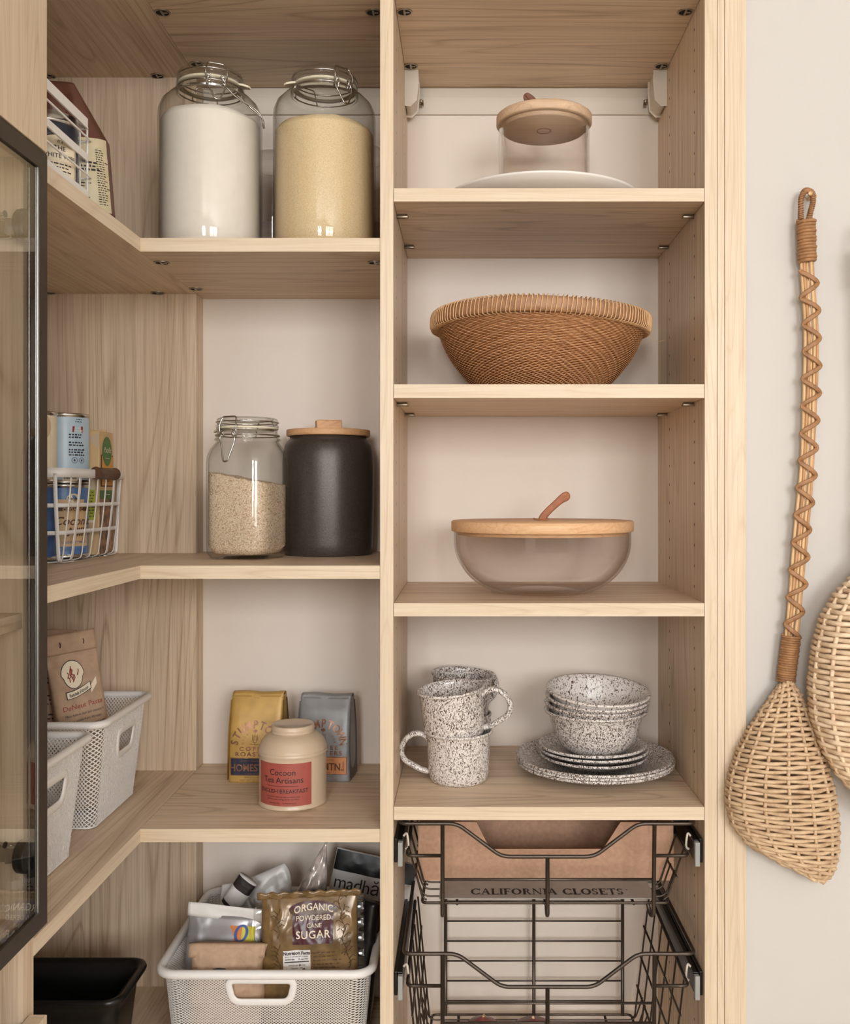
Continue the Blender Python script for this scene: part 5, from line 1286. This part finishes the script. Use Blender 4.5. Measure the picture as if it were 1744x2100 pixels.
# ---------------------------------------------------------------- wire drawers
def wire_drawer(label, ztop, depth, zgrey, full):
    """front rail with a dip, uprights, base grid; slides on both sides"""
    t = thing('sliding_basket', label, 'sliding basket', (PX(1122, YF), YF, ztop - depth), group='pull-out wire drawers')
    o = Vector((PX(1122, YF), YF, ztop - depth))
    def Q(px, py, Y): return Vector(P(px, py, Y)) - o
    yf = YF + .004; yb = 1.690
    zt = PZ(ztop_px[label], yf)
    xl, xr = PX(820 if not full else 828, yf), PX(1426, yf)
    wl = .0028
    d1 = .0465                      # depth of the dip
    def W(x, y, z): return Vector((x, y, z)) - o
    fr = MB()
    front = [W(xl, yb - .02, zt - .002), W(xl, yf, zt), W(PX(938, yf), yf, zt), W(PX(1029, yf), yf - .001, zt - d1), W(PX(1219, yf), yf - .001, zt - d1), W(PX(1309, yf), yf, zt), W(xr, yf, zt), W(xr, yb - .02, zt - .002)]
    pf = fillet(front, .012, 6)
    fr.tube(pf, wl, 10); fr.build('top_rail', 'bronze', t)
    bl, br = PX(866, yf + .012), PX(1372, yf + .012); zb = zt - depth
    bt = MB()
    bt.tube(fillet([W(bl, yf + .012, zb), W(br, yf + .012, zb), W(br - .004, yb, zb), W(bl + .004, yb, zb)], .008, 5, True), .0022, 8, True)
    n = 11
    for k in range(n):
        y = yf + .030 + (yb - yf - .05) * k / (n - 1)
        bt.tube(fillet([W(bl - .012, y, zb + .040), W(bl + .001, y, zb + .002), W(br - .001, y, zb + .002), W(br + .012, y, zb + .040)], .010, 4), .0014, 6)
    for x in (bl + .05, (bl + br) / 2, br - .05): bt.tube([W(x, yf + .012, zb - .0015), W(x, yb, zb - .0015)], .0022, 8)
    bt.build('base_grid', 'bronze', t)
    for i, px in enumerate((908, 1123, 1342)):
        zz = zt if i != 1 else zt - d1
        pts = [W(PX(px, yf), yf - .003, zz), W(PX(px - (2 if i == 2 else 0), yf), yf - .003, zb - .010), W(PX(px - (6 if i == 2 else 0), yf), yf + .002, zb - .014), W(PX(px - (9 if i == 2 else 0), yf), yf + .016, zb - .002)]
        MB().tube(fillet(pts, .004, 5), .0030, 10).build('upright', 'bronze', t)
    hz = [zt - .079] if not full else [zt - .070, zt - .098, zt - .126]
    hb = MB()
    for z in hz: hb.tube([W(PX(908, yf), yf, z), W(PX(1340, yf), yf, z)], .0019, 8)
    hb.build('front_crossbar', 'bronze', t)
    for (s, pa, pb_) in ((-1, 907, 836), (1, 1343, 1412)):
        z = zt - .0455
        MB().tube(fillet([W(PX(pa, yf), yf, z), W(PX(pb_, yf), yf, z), W(PX(pb_, yf) + s * .004, yb - .02, z + .001)], .009, 5), .0026, 8).build('side_rail', 'bronze', t)
    # side walls
    for (s, x0, xb_) in ((-1, PX(838, yf), bl), (1, PX(1410, yf), br)):
        ny_ = 6; sw = MB()
        for k in range(ny_):
            y = yf + .022 + (yb - yf - .035) * k / (ny_ - 1)
            sw.tube(fillet([W(x0 + s * .001, y, zt - .040), W(xb_, y, zb + .004), W(xb_ - s * .006, y, zb)], .006, 3), .0015, 6)
        for q in ((.5,) if not full else (.25, .5, .75)):
            sw.tube([W(x0 + (xb_ - x0) * q, yf + .015, zt - .045 + (zb - zt + .045) * q), W(x0 + (xb_ - x0) * q, yb, zt - .045 + (zb - zt + .045) * q)], .0017, 6)
        sw.build('side_wires', 'bronze', t)
    # back wall
    bk = MB(); bxl, bxr = PX(913, yb), PX(1278, yb)
    if full:
        for k in range(10):
            z = PZ(1889 - 40.8 + 40.8 * k, yb)
            if z < zb: break
            bk.tube([W(bxl, yb, z), W(bxr, yb, z)], .0015, 6)
        for x in (bxl + .001, PX(1095, yb), bxr - .001): bk.tube([W(x, yb - .002, zt - .01), W(x, yb - .002, zb)], .0030, 8)
        for x, s in ((bxl, -1), (bxr, 1)): bk.tube([W(x, yb, zt - .003), W(x + s * .030, yb, zt - .003)], .0022, 8)
    else:
        for z in (zt - .012, zt - .045, zb + .02): bk.tube([W(bxl, yb, z), W(bxr, yb, z)], .0015, 6)
        for x in (bxl, PX(1095, yb), bxr): bk.tube([W(x, yb, zt - .01), W(x, yb, zb)], .0024, 8)
    bk.build('back_wires', 'bronze', t)
    for s, x in ((-1, XD1), (1, XR0)):
        x0, x1 = (x + .0006, x + .0125) if s < 0 else (x - .0125, x - .0006)
        zc = PZ(zgrey, yf + .004)
        sl = MB()
        xi = (x0, x0 + .0045) if s < 0 else (x1 - .0045, x1)
        xo = (x0 + .006, x1) if s < 0 else (x0, x1 - .006)
        a = lambda xx, y0, y1, z0, z1: sl.box(xx[0] - o.x, xx[1] - o.x, y0 - o.y, y1 - o.y, z0 - o.z, z1 - o.z)
        a(xi, yf + .006, yb, zc - .014, zc + .020); a(xo, yf + .006, yb, zc - .009, zc + .014); a((min(xi[0], xo[0]), max(xi[1], xo[1])), yf + .012, yb, zc + .014, zc + .0165); a((min(xi[0], xo[0]), max(xi[1], xo[1])), yf + .012, yb, zc - .0115, zc - .009)
        so = sl.build('drawer_slide', 'black_metal', t, bevel=.0007)
        cp = MB(); cpx = (x0 + .0055, x1 + .0005) if s < 0 else (x0 - .0005, x1 - .0055)
        cp.box(cpx[0] - o.x, cpx[1] - o.x, yf - .002 - o.y, yf + .007 - o.y, zc - .017 - o.z, zc + .017 - o.z); cp.build('end_cap', 'grey_plastic', so, bevel=.001)
        MB().tube(smooth_path([W(xo[0] if s > 0 else xo[1], yf + .03, zc + .016), W((xo[0] if s > 0 else xo[1]) - s * .004, yf + .028, zc + .020), W((xo[0] if s > 0 else xo[1]) - s * .006, yf + .026, zc + .016), W((xo[0] if s > 0 else xo[1]) - s * .007, yf + .026, zc + .002), W((xo[0] if s > 0 else xo[1]) - s * .003, yf + .026, zc - .002)], 5), .0017, 8).build('clip', 'cream_plastic', so)
    return t, zb, zt
lab1 = 'upper shallow wire drawer holding the cardboard box'
lab2 = 'lower deep wire drawer with a few red onions'
ztop_px = {lab1: 1689, lab2: 1956}
d_1 = wire_drawer(lab1, PZ(1689), .1175, 1750, False)
d_2 = wire_drawer(lab2, PZ(1956), .250, 2023, True)
zb1 = d_1[1]
# drawer liner with lettering
t = thing('drawer_liner', 'grey drawer liner strip printed with bold dark capital letters', 'liner', (PX(1118, 1.44), 1.44, zb1 + .0036))
m = MB().box(-.155, .155, -.040, .20, 0, .0016, 0)
f = lambda x, y: (x, y, .0019)
def serif(mb, word, h, fn, mi):
    # roman capitals with thick and thin strokes
    S_, T_ = .21, .095
    def R(x0, y0, x1, y1): return [(x0, y0), (x1, y0), (x1, y1), (x0, y1)]
    def ring(cx, rx, a0, a1, ry=.51, cy=.5, th=.21, n=30):
        out = []
        for k in range(n):
            p, q = a0 + (a1 - a0) * k / n, a0 + (a1 - a0) * (k + 1) / n
            o_ = lambda a: (cx + rx * math.cos(a), cy + ry * math.sin(a)); i_ = lambda a: (cx + (rx - th) * math.cos(a), cy + (ry - T_) * math.sin(a))
            out.append([o_(p), o_(q), i_(q), i_(p)])
        return out
    def st(x): return [R(x, 0, x + S_, 1), R(x - .09, 0, x + S_ + .09, .05), R(x - .09, .95, x + S_ + .09, 1)]
    G_ = {'I': (.35, st(.09)), 'L': (.68, st(.09) + [R(.2, 0, .66, T_), R(.61, 0, .66, .26)]),
     'F': (.66, st(.09) + [R(.2, 1 - T_, .62, 1), R(.57, .76, .62, 1), R(.2, .49, .5, .49 + T_), R(.46, .38, .5, .66)]),
     'E': (.72, st(.09) + [R(.2, 1 - T_, .64, 1), R(.59, .76, .64, 1), R(.2, .49, .52, .49 + T_), R(.48, .38, .52, .66), R(.2, 0, .68, T_), R(.63, 0, .68, .26)]),
     'T': (.76, [R(.30, 0, .47, 1), R(.2, 0, .57, .05), R(.02, 1 - T_, .75, 1), R(.02, .74, .07, 1), R(.70, .74, .75, 1)]),
     'O': (.92, ring(.46, .44, 0, 2 * PI)), 'C': (.84, ring(.46, .44, PI * .22, PI * 1.78) + [R(.76, .66, .81, 1.0), R(.76, 0.0, .81, .30)]),
     'A': (.84, [[(.38, 1), (.46, 1), (.16, 0), (.10, 0)], [(.38, 1), (.50, 1), (.80, 0), (.61, 0)], R(.22, .33, .64, .33 + T_), R(.02, 0, .27, .05), R(.52, 0, .86, .05)]),
     'N': (.92, [R(.12, 0, .18, 1), R(.72, 0, .78, 1), [(.04, 1), (.24, 1), (.78, 0), (.70, 0)], R(.03, 0, .27, .05), R(.63, .95, .87, 1)]),
     'R': (.82, st(.09) + [[(x * .9 + .02, y) for x, y in q] for q in ring(.36, .30, -PI / 2, PI / 2, .25, .74, .16, 14)] + [R(.2, 1 - T_, .36, 1), R(.2, .49, .36, .49 + T_), [(.34, .5), (.48, .5), (.78, 0), (.60, 0)], R(.6, 0, .86, .05)]),
     'S': (.60, [[(x * .92, y) for x, y in q] for q in ring(.31, .25, PI * .12, PI * 1.5, .25, .755, .15, 20) + ring(.31, .27, -PI * .9, PI * .5, .26, .255, .16, 20)] + [R(.46, .70, .51, .98), R(.04, .02, .09, .32)]), ' ': (.42, [])}
    W_ = sum(G_[c][0] + .03 for c in word); x = -W_ / 2
    for c in word:
        w_, polys = G_[c]
        for p in polys:
            n = len(p); mb.add([fn((x + a) * h, b * h) for a, b in p], [tuple(range(n))], mi, False)
        x += w_ + .03
serif(m, 'CALIFORNIA CLOSETS', .0168, lambda x, y: (x + .002, -.028 + y * 1.25, .0019), 1)
m.add([(x + .1185, y - .011, .0019) for x, y in oval(.0012, .0012, 12)], [tuple(range(12))], 1, False)
m.build('liner', ['liner', 'ink_black'], t)
# box with a low front edge
by, bw_, bd, bh = 1.462, PX(1383, 1.462) - PX(858, 1.462), .130, .098
t = thing('cardboard_box', 'brown cardboard box with a cut-out front in the upper wire drawer', 'box', (PX(1120, by), by, zb1 + .0056))
hw = bw_ / 2
def topz(y): return .0
cx0, cx1 = -hw + .088, hw - .080
fz = PZ(1741, by) - (zb1 + .0056)
ztp = PZ(1686, by) - (zb1 + .0056)
outline = [(-hw, 0), (hw, 0), (hw - .003, ztp), (cx1, ztp + .001), (cx1 - .024, fz + .002), (cx1 - .028, fz), (cx0 + .022, fz), (cx0 + .018, fz + .002), (cx0, ztp + .001), (-hw + .003, ztp)]
mp = MB()
m_ = len(outline)
# front panel triangulated as three quads plus side lugs
def pl(pts, y0, y1, mi=0):
    V = [(x, y0, z) for x, z in pts] + [(x, y1, z) for x, z in pts]; n = len(pts)
    mp.add(V, [tuple(range(n)), tuple(range(2 * n - 1, n - 1, -1))], mi, False); mp.add(V, [(i, (i + 1) % n, n + (i + 1) % n, n + i) for i in range(n)], 1, False)
pl([(-hw, 0), (hw, 0), (hw, fz), (-hw, fz)], 0, .003)
pl([(-hw, fz), (cx0 + .020, fz), (cx0, ztp), (-hw + .003, ztp)], 0, .003); pl([(cx1 - .026, fz), (hw, fz), (hw - .003, ztp), (cx1, ztp)], 0, .003)
mp.build('front_panel', ['card', 'card_cut'], t)
m = MB().box(-hw, -hw + .003, .0032, bd, 0, ztp); m.build('side_flap', 'card', t)
MB().box(hw - .003, hw, .0032, bd, 0, ztp).build('side_flap', 'card', t)
MB().box(-hw + .0032, hw - .0032, bd - .003, bd, 0, ztp).build('back_panel', 'card', t)
MB().box(-hw + .0032, hw - .0032, .0034, bd - .0032, 0, .003).build('base_panel', 'card', t)
# onions
for i, (px, Y, r, lab) in enumerate(((990, 1.56, .038, 'red onion at the left in the lower wire drawer'), (1095, 1.60, .036, 'red onion near the middle of the lower wire drawer'))):
    zc = d_2[1] + .0035
    t = thing('red_onion', lab, 'onion', (PX(px, Y), Y, zc), (0, .2 * (i * 2 - 1), i * 2.0), group='red onions in the lower drawer')
    H_ = PZ(2083 + 5 * i, Y) - zc
    t.rotation_euler = (0, 0, i * 2.0)
    MB().lathe([(0, 0), (r * .4, H_ * .02), (r * .8, H_ * .16), (r, H_ * .42), (r * .92, H_ * .64), (r * .6, H_ * .82), (r * .28, H_ * .91), (r * .12, H_ * .96), (0, H_)], 48).build('bulb', 'onion', t)
    MB().tube([(0, 0, H_ * .93), (.001, 0, H_ * .985), (.003, 0, H_ * 1.02)], .0022, 8).build('stem', 'cane', t)
# ---------------------------------------------------------------- wicker scoops on the right wall
WY = YF + .012                        # wall plane
def cane_handle(t, o, pts, r_bundle, ntop, n_canes=5, loop=True):
    """pts: path of the handle axis (world-relative)"""
    path = smooth_path([Vector(p) - o for p in pts], 14)
    L_ = [0]
    for a, b in zip(path, path[1:]): L_.append(L_[-1] + (b - a).length)
    tot = L_[-1]
    def at(s):
        s = max(0, min(tot, s)); i = 0
        while i < len(L_) - 2 and L_[i + 1] < s: i += 1
        q = (s - L_[i]) / max(1e-9, L_[i + 1] - L_[i]); p = path[i].lerp(path[i + 1], q); d = (path[i + 1] - path[i]).normalized()
        return p, d
    rg = random.Random(5)
    for k in range(n_canes):
        off = (k - (n_canes - 1) / 2) * r_bundle * 2 / n_canes * .96
        dy = (.0012, -.0016, .0014, -.001, .0006, -.0014)[k % 6]
        pp = []
        for i in range(60):
            p, d = at(tot * i / 59); side = Vector((-d.z, 0, d.x)) * -1
            pp.append(p + side * (off + .0006 * math.sin(i * .3 + k * 2)) + Vector((0, dy, 0)))
        MB().tube(pp, r_bundle / n_canes * 1.08, 8).build('cane', 'cane' if k % 3 else 'cane_dark', t)
    return at, tot
M['cane_dark'] = wicker('darker peeled cane', col(190, 144, 100), col(150, 106, 66), 30)
def wrap_coil(t, at, s0, s1, r, turns, w, mat='wicker_dark', name='binding'):
    mb = MB(); rg = random.Random(int(s0 * 999)); n = turns * 18; pp = []
    for i in range(n + 1):
        s = s0 + (s1 - s0) * i / n; p, d = at(s); side = Vector((d.z, 0, -d.x)); a = 2 * PI * i / 18
        rr_ = r * (1 + .05 * math.sin(i * .13) + rg.uniform(-.02, .02))
        pp.append(p + side * (rr_ * math.cos(a)) + Vector((0, rr_ * .82 * math.sin(a), 0)))
    mb.tube(pp, w, 6); mb.build(name, mat, t)
def spiral(t, at, s0, s1, r, turns, w, name='spiral_binding'):
    n = int(turns * 26); pp = []; rg = random.Random(2)
    for i in range(n + 1):
        s = s0 + (s1 - s0) * i / n; p, d = at(s); side = Vector((d.z, 0, -d.x)); a = 2 * PI * i / 26
        q = .55 * math.asin(math.cos(a) * .985) * 2 / PI + .45 * math.cos(a)      # laced to and fro across the front of the canes
        pp.append(p + side * (r * 1.08 * q * (1 + .05 * math.sin(i * .07))) + Vector((0, -r * .50 * math.sqrt(max(0, 1 - q * q)) - .0006, 0)))
    MB().tube(pp, w * .34, 8, flat=3.6, up=(0, 1, 0)).build(name, 'wicker_dark', t)

def wicker_head(t, o, left, right, z0, z1, base_y, depth, rows, stakes, r, mat, bow, pitch_jit, skew=0.0, back=True):
    """rows of willow going over and under upright stakes, bulging off the wall and returning behind; left/right give the outline (x) at a height"""
    rg = random.Random(11)
    mb = MB(); st = MB()
    def S(u, k, extra=0.0):
        # u: 0 left edge .. 1 right edge (front); k: 0 top .. 1 bottom
        z = z0 + (z1 - z0) * k
        l, rt = left(k), right(k); c, h = (l + rt) / 2, (rt - l) / 2
        a = PI * (1 - u)
        bulge = depth(k)
        x = c + (h + extra * .5) * math.cos(a); y = base_y - (bulge * max(0, math.sin(a)) ** .75 + extra * math.sin(a))
        zz = z + bow(u, k)
        return Vector((x, y, zz)) - o
    for j in range(rows):
        k = (j + .5) / rows; n = stakes * 6; pts = []
        w = right(k) - left(k)
        ns = stakes
        jit = rg.uniform(-1, 1) * pitch_jit
        for i in range(n + 1):
            u = i / n
            amp = r * 1.05 * math.cos(PI * (u * (ns + 1) - .5) + (j % 2) * PI)
            p = S(u, k, amp); p.z += jit * math.sin(u * 5 + j)
            pts.append(p)
        # return at the back
        if back:
            pb_ = []
            for i in range(1, 8):
                u = 1 - i / 8; p = S(u, k); l, rt = left(k), right(k)
                x = rt + (l - rt) * i / 8
                pb_.append(Vector((x, base_y + r * .6 + .003 * (i % 2), z0 + (z1 - z0) * k + bow(u, k))) - o)
            pts = pts + pb_
        mb.tube(pts, [r * (.86 + .28 * abs(noise.noise(Vector((i * .21, j * 3.7, 1))))) for i in range(len(pts))], 7, closed=back, flat=1.0)
    mb.build('woven_strands', mat, t)
    for s_ in range(stakes + 1):
        u = (s_ + .5) / (stakes + 1)
        pts = [S(u, k / 40.0) for k in range(41)]
        st.tube(pts, r * .85, 7)
    for s_ in range(4):
        pts = []
        for k in range(41):
            kk = k / 40; l, rt = left(kk), right(kk)
            pts.append(Vector((l + (rt - l) * (s_ + 1) / 5, base_y + r * 1.5, z0 + (z1 - z0) * kk)) - o)
        if back: st.tube(pts, r * .7, 6)
    st.build('stakes', mat, t)
def table(tb):
    def f(k):
        for (k0, v0), (k1, v1) in zip(tb, tb[1:]):
            if k <= k1:
                q = (k - k0) / (k1 - k0); q = q * q * (3 - 2 * q) * .35 + q * .65; return v0 + (v1 - v0) * q
        return tb[-1][1]
    return f
hy = WY - .020
o = Vector((PX(1657, hy), hy, PZ(400, hy)))
t = thing('wicker_scoop', 'small-headed wicker scoop with a long cane handle, hanging from a peg', 'wicker scoop', tuple(o), group='wicker scoops on the wall')
hp = [P(1654, 452, hy), P(1657, 560, hy), P(1664, 680, hy), P(1663, 800, hy), P(1656, 950, hy), P(1644, 1090, hy), P(1630, 1250, hy), P(1612, 1398, hy)]
at, tot = cane_handle(t, o, hp, .0108, 1)
wrap_coil(t, at, -.001 + .0, .058, .0112, 13, .0027)
wrap_coil(t, at, tot - .066, tot - .001, .0118, 20, .0020)
spiral(t, at, .070, tot - .062, .0118, 13.5, .0026)
lp = smooth_path([Vector(P(x, y, hy)) - o for x, y in ((1643, 450), (1643, 432), (1644, 408), (1650, 393), (1658, 391), (1667, 397), (1668, 415), (1663, 434), (1660, 450))], 8)
MB().tube(lp, .0028, 8).build('hanging_loop', 'wicker_dark', t)
mb = MB(); n = len(lp) * 6; pp = []
for i in range(n):
    q = i / n * (len(lp) - 1); k = int(q); p = lp[k].lerp(lp[min(k + 1, len(lp) - 1)], q - k); d = (lp[min(k + 1, len(lp) - 1)] - lp[k]); d.normalize() if d.length else None
    sd = Vector((d.z, 0, -d.x)); a = i * .62; pp.append(p + sd * (.0034 * math.cos(a)) + Vector((0, .0034 * math.sin(a), 0)))
mb.tube(pp, .0011, 5); mb.build('loop_binding', 'wicker_dark', t)
# head
z0, z1 = PZ(1408, hy), PZ(1792, hy)
K = lambda y: (y - 1408) / (1792 - 1408)
sx = lambda px: PX(px, hy)
left = table([(0, sx(1596)), (K(1430), sx(1578)), (K(1460), sx(1556)), (K(1500), sx(1530)), (K(1545), sx(1508)), (K(1590), sx(1493)), (K(1640), sx(1487)), (K(1690), sx(1497)), (K(1735), sx(1530)), (K(1770), sx(1585)), (1, sx(1640))])
right = table([(0, sx(1624)), (K(1430), sx(1640)), (K(1460), sx(1652)), (K(1500), sx(1668)), (K(1560), sx(1690)), (K(1620), sx(1706)), (K(1680), sx(1714)), (K(1730), sx(1714)), (K(1770), sx(1706)), (1, sx(1684))])
dep = table([(0, .010), (.12, .026), (.3, .042), (.6, .046), (.85, .034), (1, .012)])
wicker_head(t, o, left, right, z0, z1, YF - .0100, dep, 44, 6, .0030, 'wicker', lambda u, k: (.012 * (1 - k) ** 2) * (1 - abs(2 * u - 1.1)) - .012 * (k ** 2) * (u - .4) * 2.0 + .001 * math.sin(u * 9), .0010)
pgm = MB().tube([(PX(1660, hy), hy - .006, PZ(399, hy)), (PX(1668, hy) , WY - .004, PZ(400, hy)), (PX(1672, WY), WY - .0008, PZ(401, WY))], .0032, 10)
pg = pgm.build('wall_peg', 'cane'); tag(pg, 'small wooden peg in the white wall holding the long scoop', 'peg')

# larger scoop cut by the right edge of the frame
hy2 = 1.340
o = Vector((PX(1800, hy2), hy2, PZ(1100, hy2)))
t = thing('wicker_scoop', 'larger pale wicker scoop cut off by the right edge, overlapping the smaller one', 'wicker scoop', tuple(o), group='wicker scoops on the wall')
z0, z1 = PZ(1150, hy2), PZ(1660, hy2)
K2 = lambda y: (y - 1150) / (1660 - 1150)
sx2 = lambda px: PX(px, hy2 - .0)
left = table([(0, sx2(1775)), (K2(1180), sx2(1746)), (K2(1220), sx2(1708)), (K2(1270), sx2(1680)), (K2(1330), sx2(1664)), (K2(1400), sx2(1657)), (K2(1460), sx2(1660)), (K2(1520), sx2(1678)), (K2(1570), sx2(1705)), (K2(1620), sx2(1745)), (1, sx2(1790))])
right = table([(0, sx2(1815)), (.15, sx2(1880)), (.35, sx2(1930)), (.6, sx2(1950)), (.85, sx2(1900)), (1, sx2(1840))])
dep = table([(0, .020), (.12, .048), (.3, .062), (.6, .066), (.85, .050), (1, .020)])
wicker_head(t, o, left, right, z0, z1, 1.338, dep, 48, 7, .0036, 'wicker_pale', lambda u, k: -.02 * (k ** 1.3) * (u - .0) * .8 + .006 * (1 - k) * u, .0009)
at, tot = cane_handle(t, o, [P(1790, 500, hy2), P(1800, 800, hy2), P(1797, 1155, hy2)], .011, 1)
wrap_coil(t, at, tot - .07, tot, .0125, 18, .0022); wrap_coil(t, at, 0, .05, .0125, 12, .0026)
lp = smooth_path([Vector(P(x, y, hy2)) - o for x, y in ((1780, 498), (1779, 470), (1790, 450), (1802, 470), (1801, 498))], 6)
MB().tube(lp, .003, 8).build('hanging_loop', 'wicker_dark', t)
pg = MB().tube([(PX(1790, hy2), hy2 - .006, PZ(456, hy2)), (PX(1792, hy2), WY - .0008, PZ(456, hy2))], .0032, 10).build('wall_peg', 'cane'); tag(pg, 'small wooden peg holding the larger scoop outside the right edge', 'peg')

# ---------------------------------------------------------------- camera, lift, colour
cam = bpy.data.cameras.new('camera'); co = bpy.data.objects.new('camera', cam); C.objects.link(co)
co.location = (0, 0, 0); co.rotation_euler = (PI / 2, 0, 0)
cam.sensor_fit = 'HORIZONTAL'; cam.sensor_width = 36; cam.lens = 36 * FPX / 1744
cam.shift_x = (872 - VX) / 1744; cam.shift_y = (VY - 1050) / 1744; cam.clip_start = .02
sc.camera = co
for ob in list(C.objects):
    if ob.parent is None: ob.location.z += EYE
sc.view_settings.view_transform = 'Standard'; sc.view_settings.look = 'None'; sc.view_settings.gamma = 1.0
sc.view_settings.exposure = EXPO; sc.view_settings.use_curve_mapping = False
cy = sc.cycles
cy.use_denoising = True
try: cy.denoiser = 'OPENIMAGEDENOISE'
except Exception: pass
cy.max_bounces = 14; cy.diffuse_bounces = 5; cy.glossy_bounces = 5; cy.transparent_max_bounces = 20; cy.transmission_bounces = 6
cy.caustics_reflective = False; cy.caustics_refractive = False; cy.sample_clamp_indirect = 4.0
cy.use_adaptive_sampling = True; cy.adaptive_threshold = 0.05
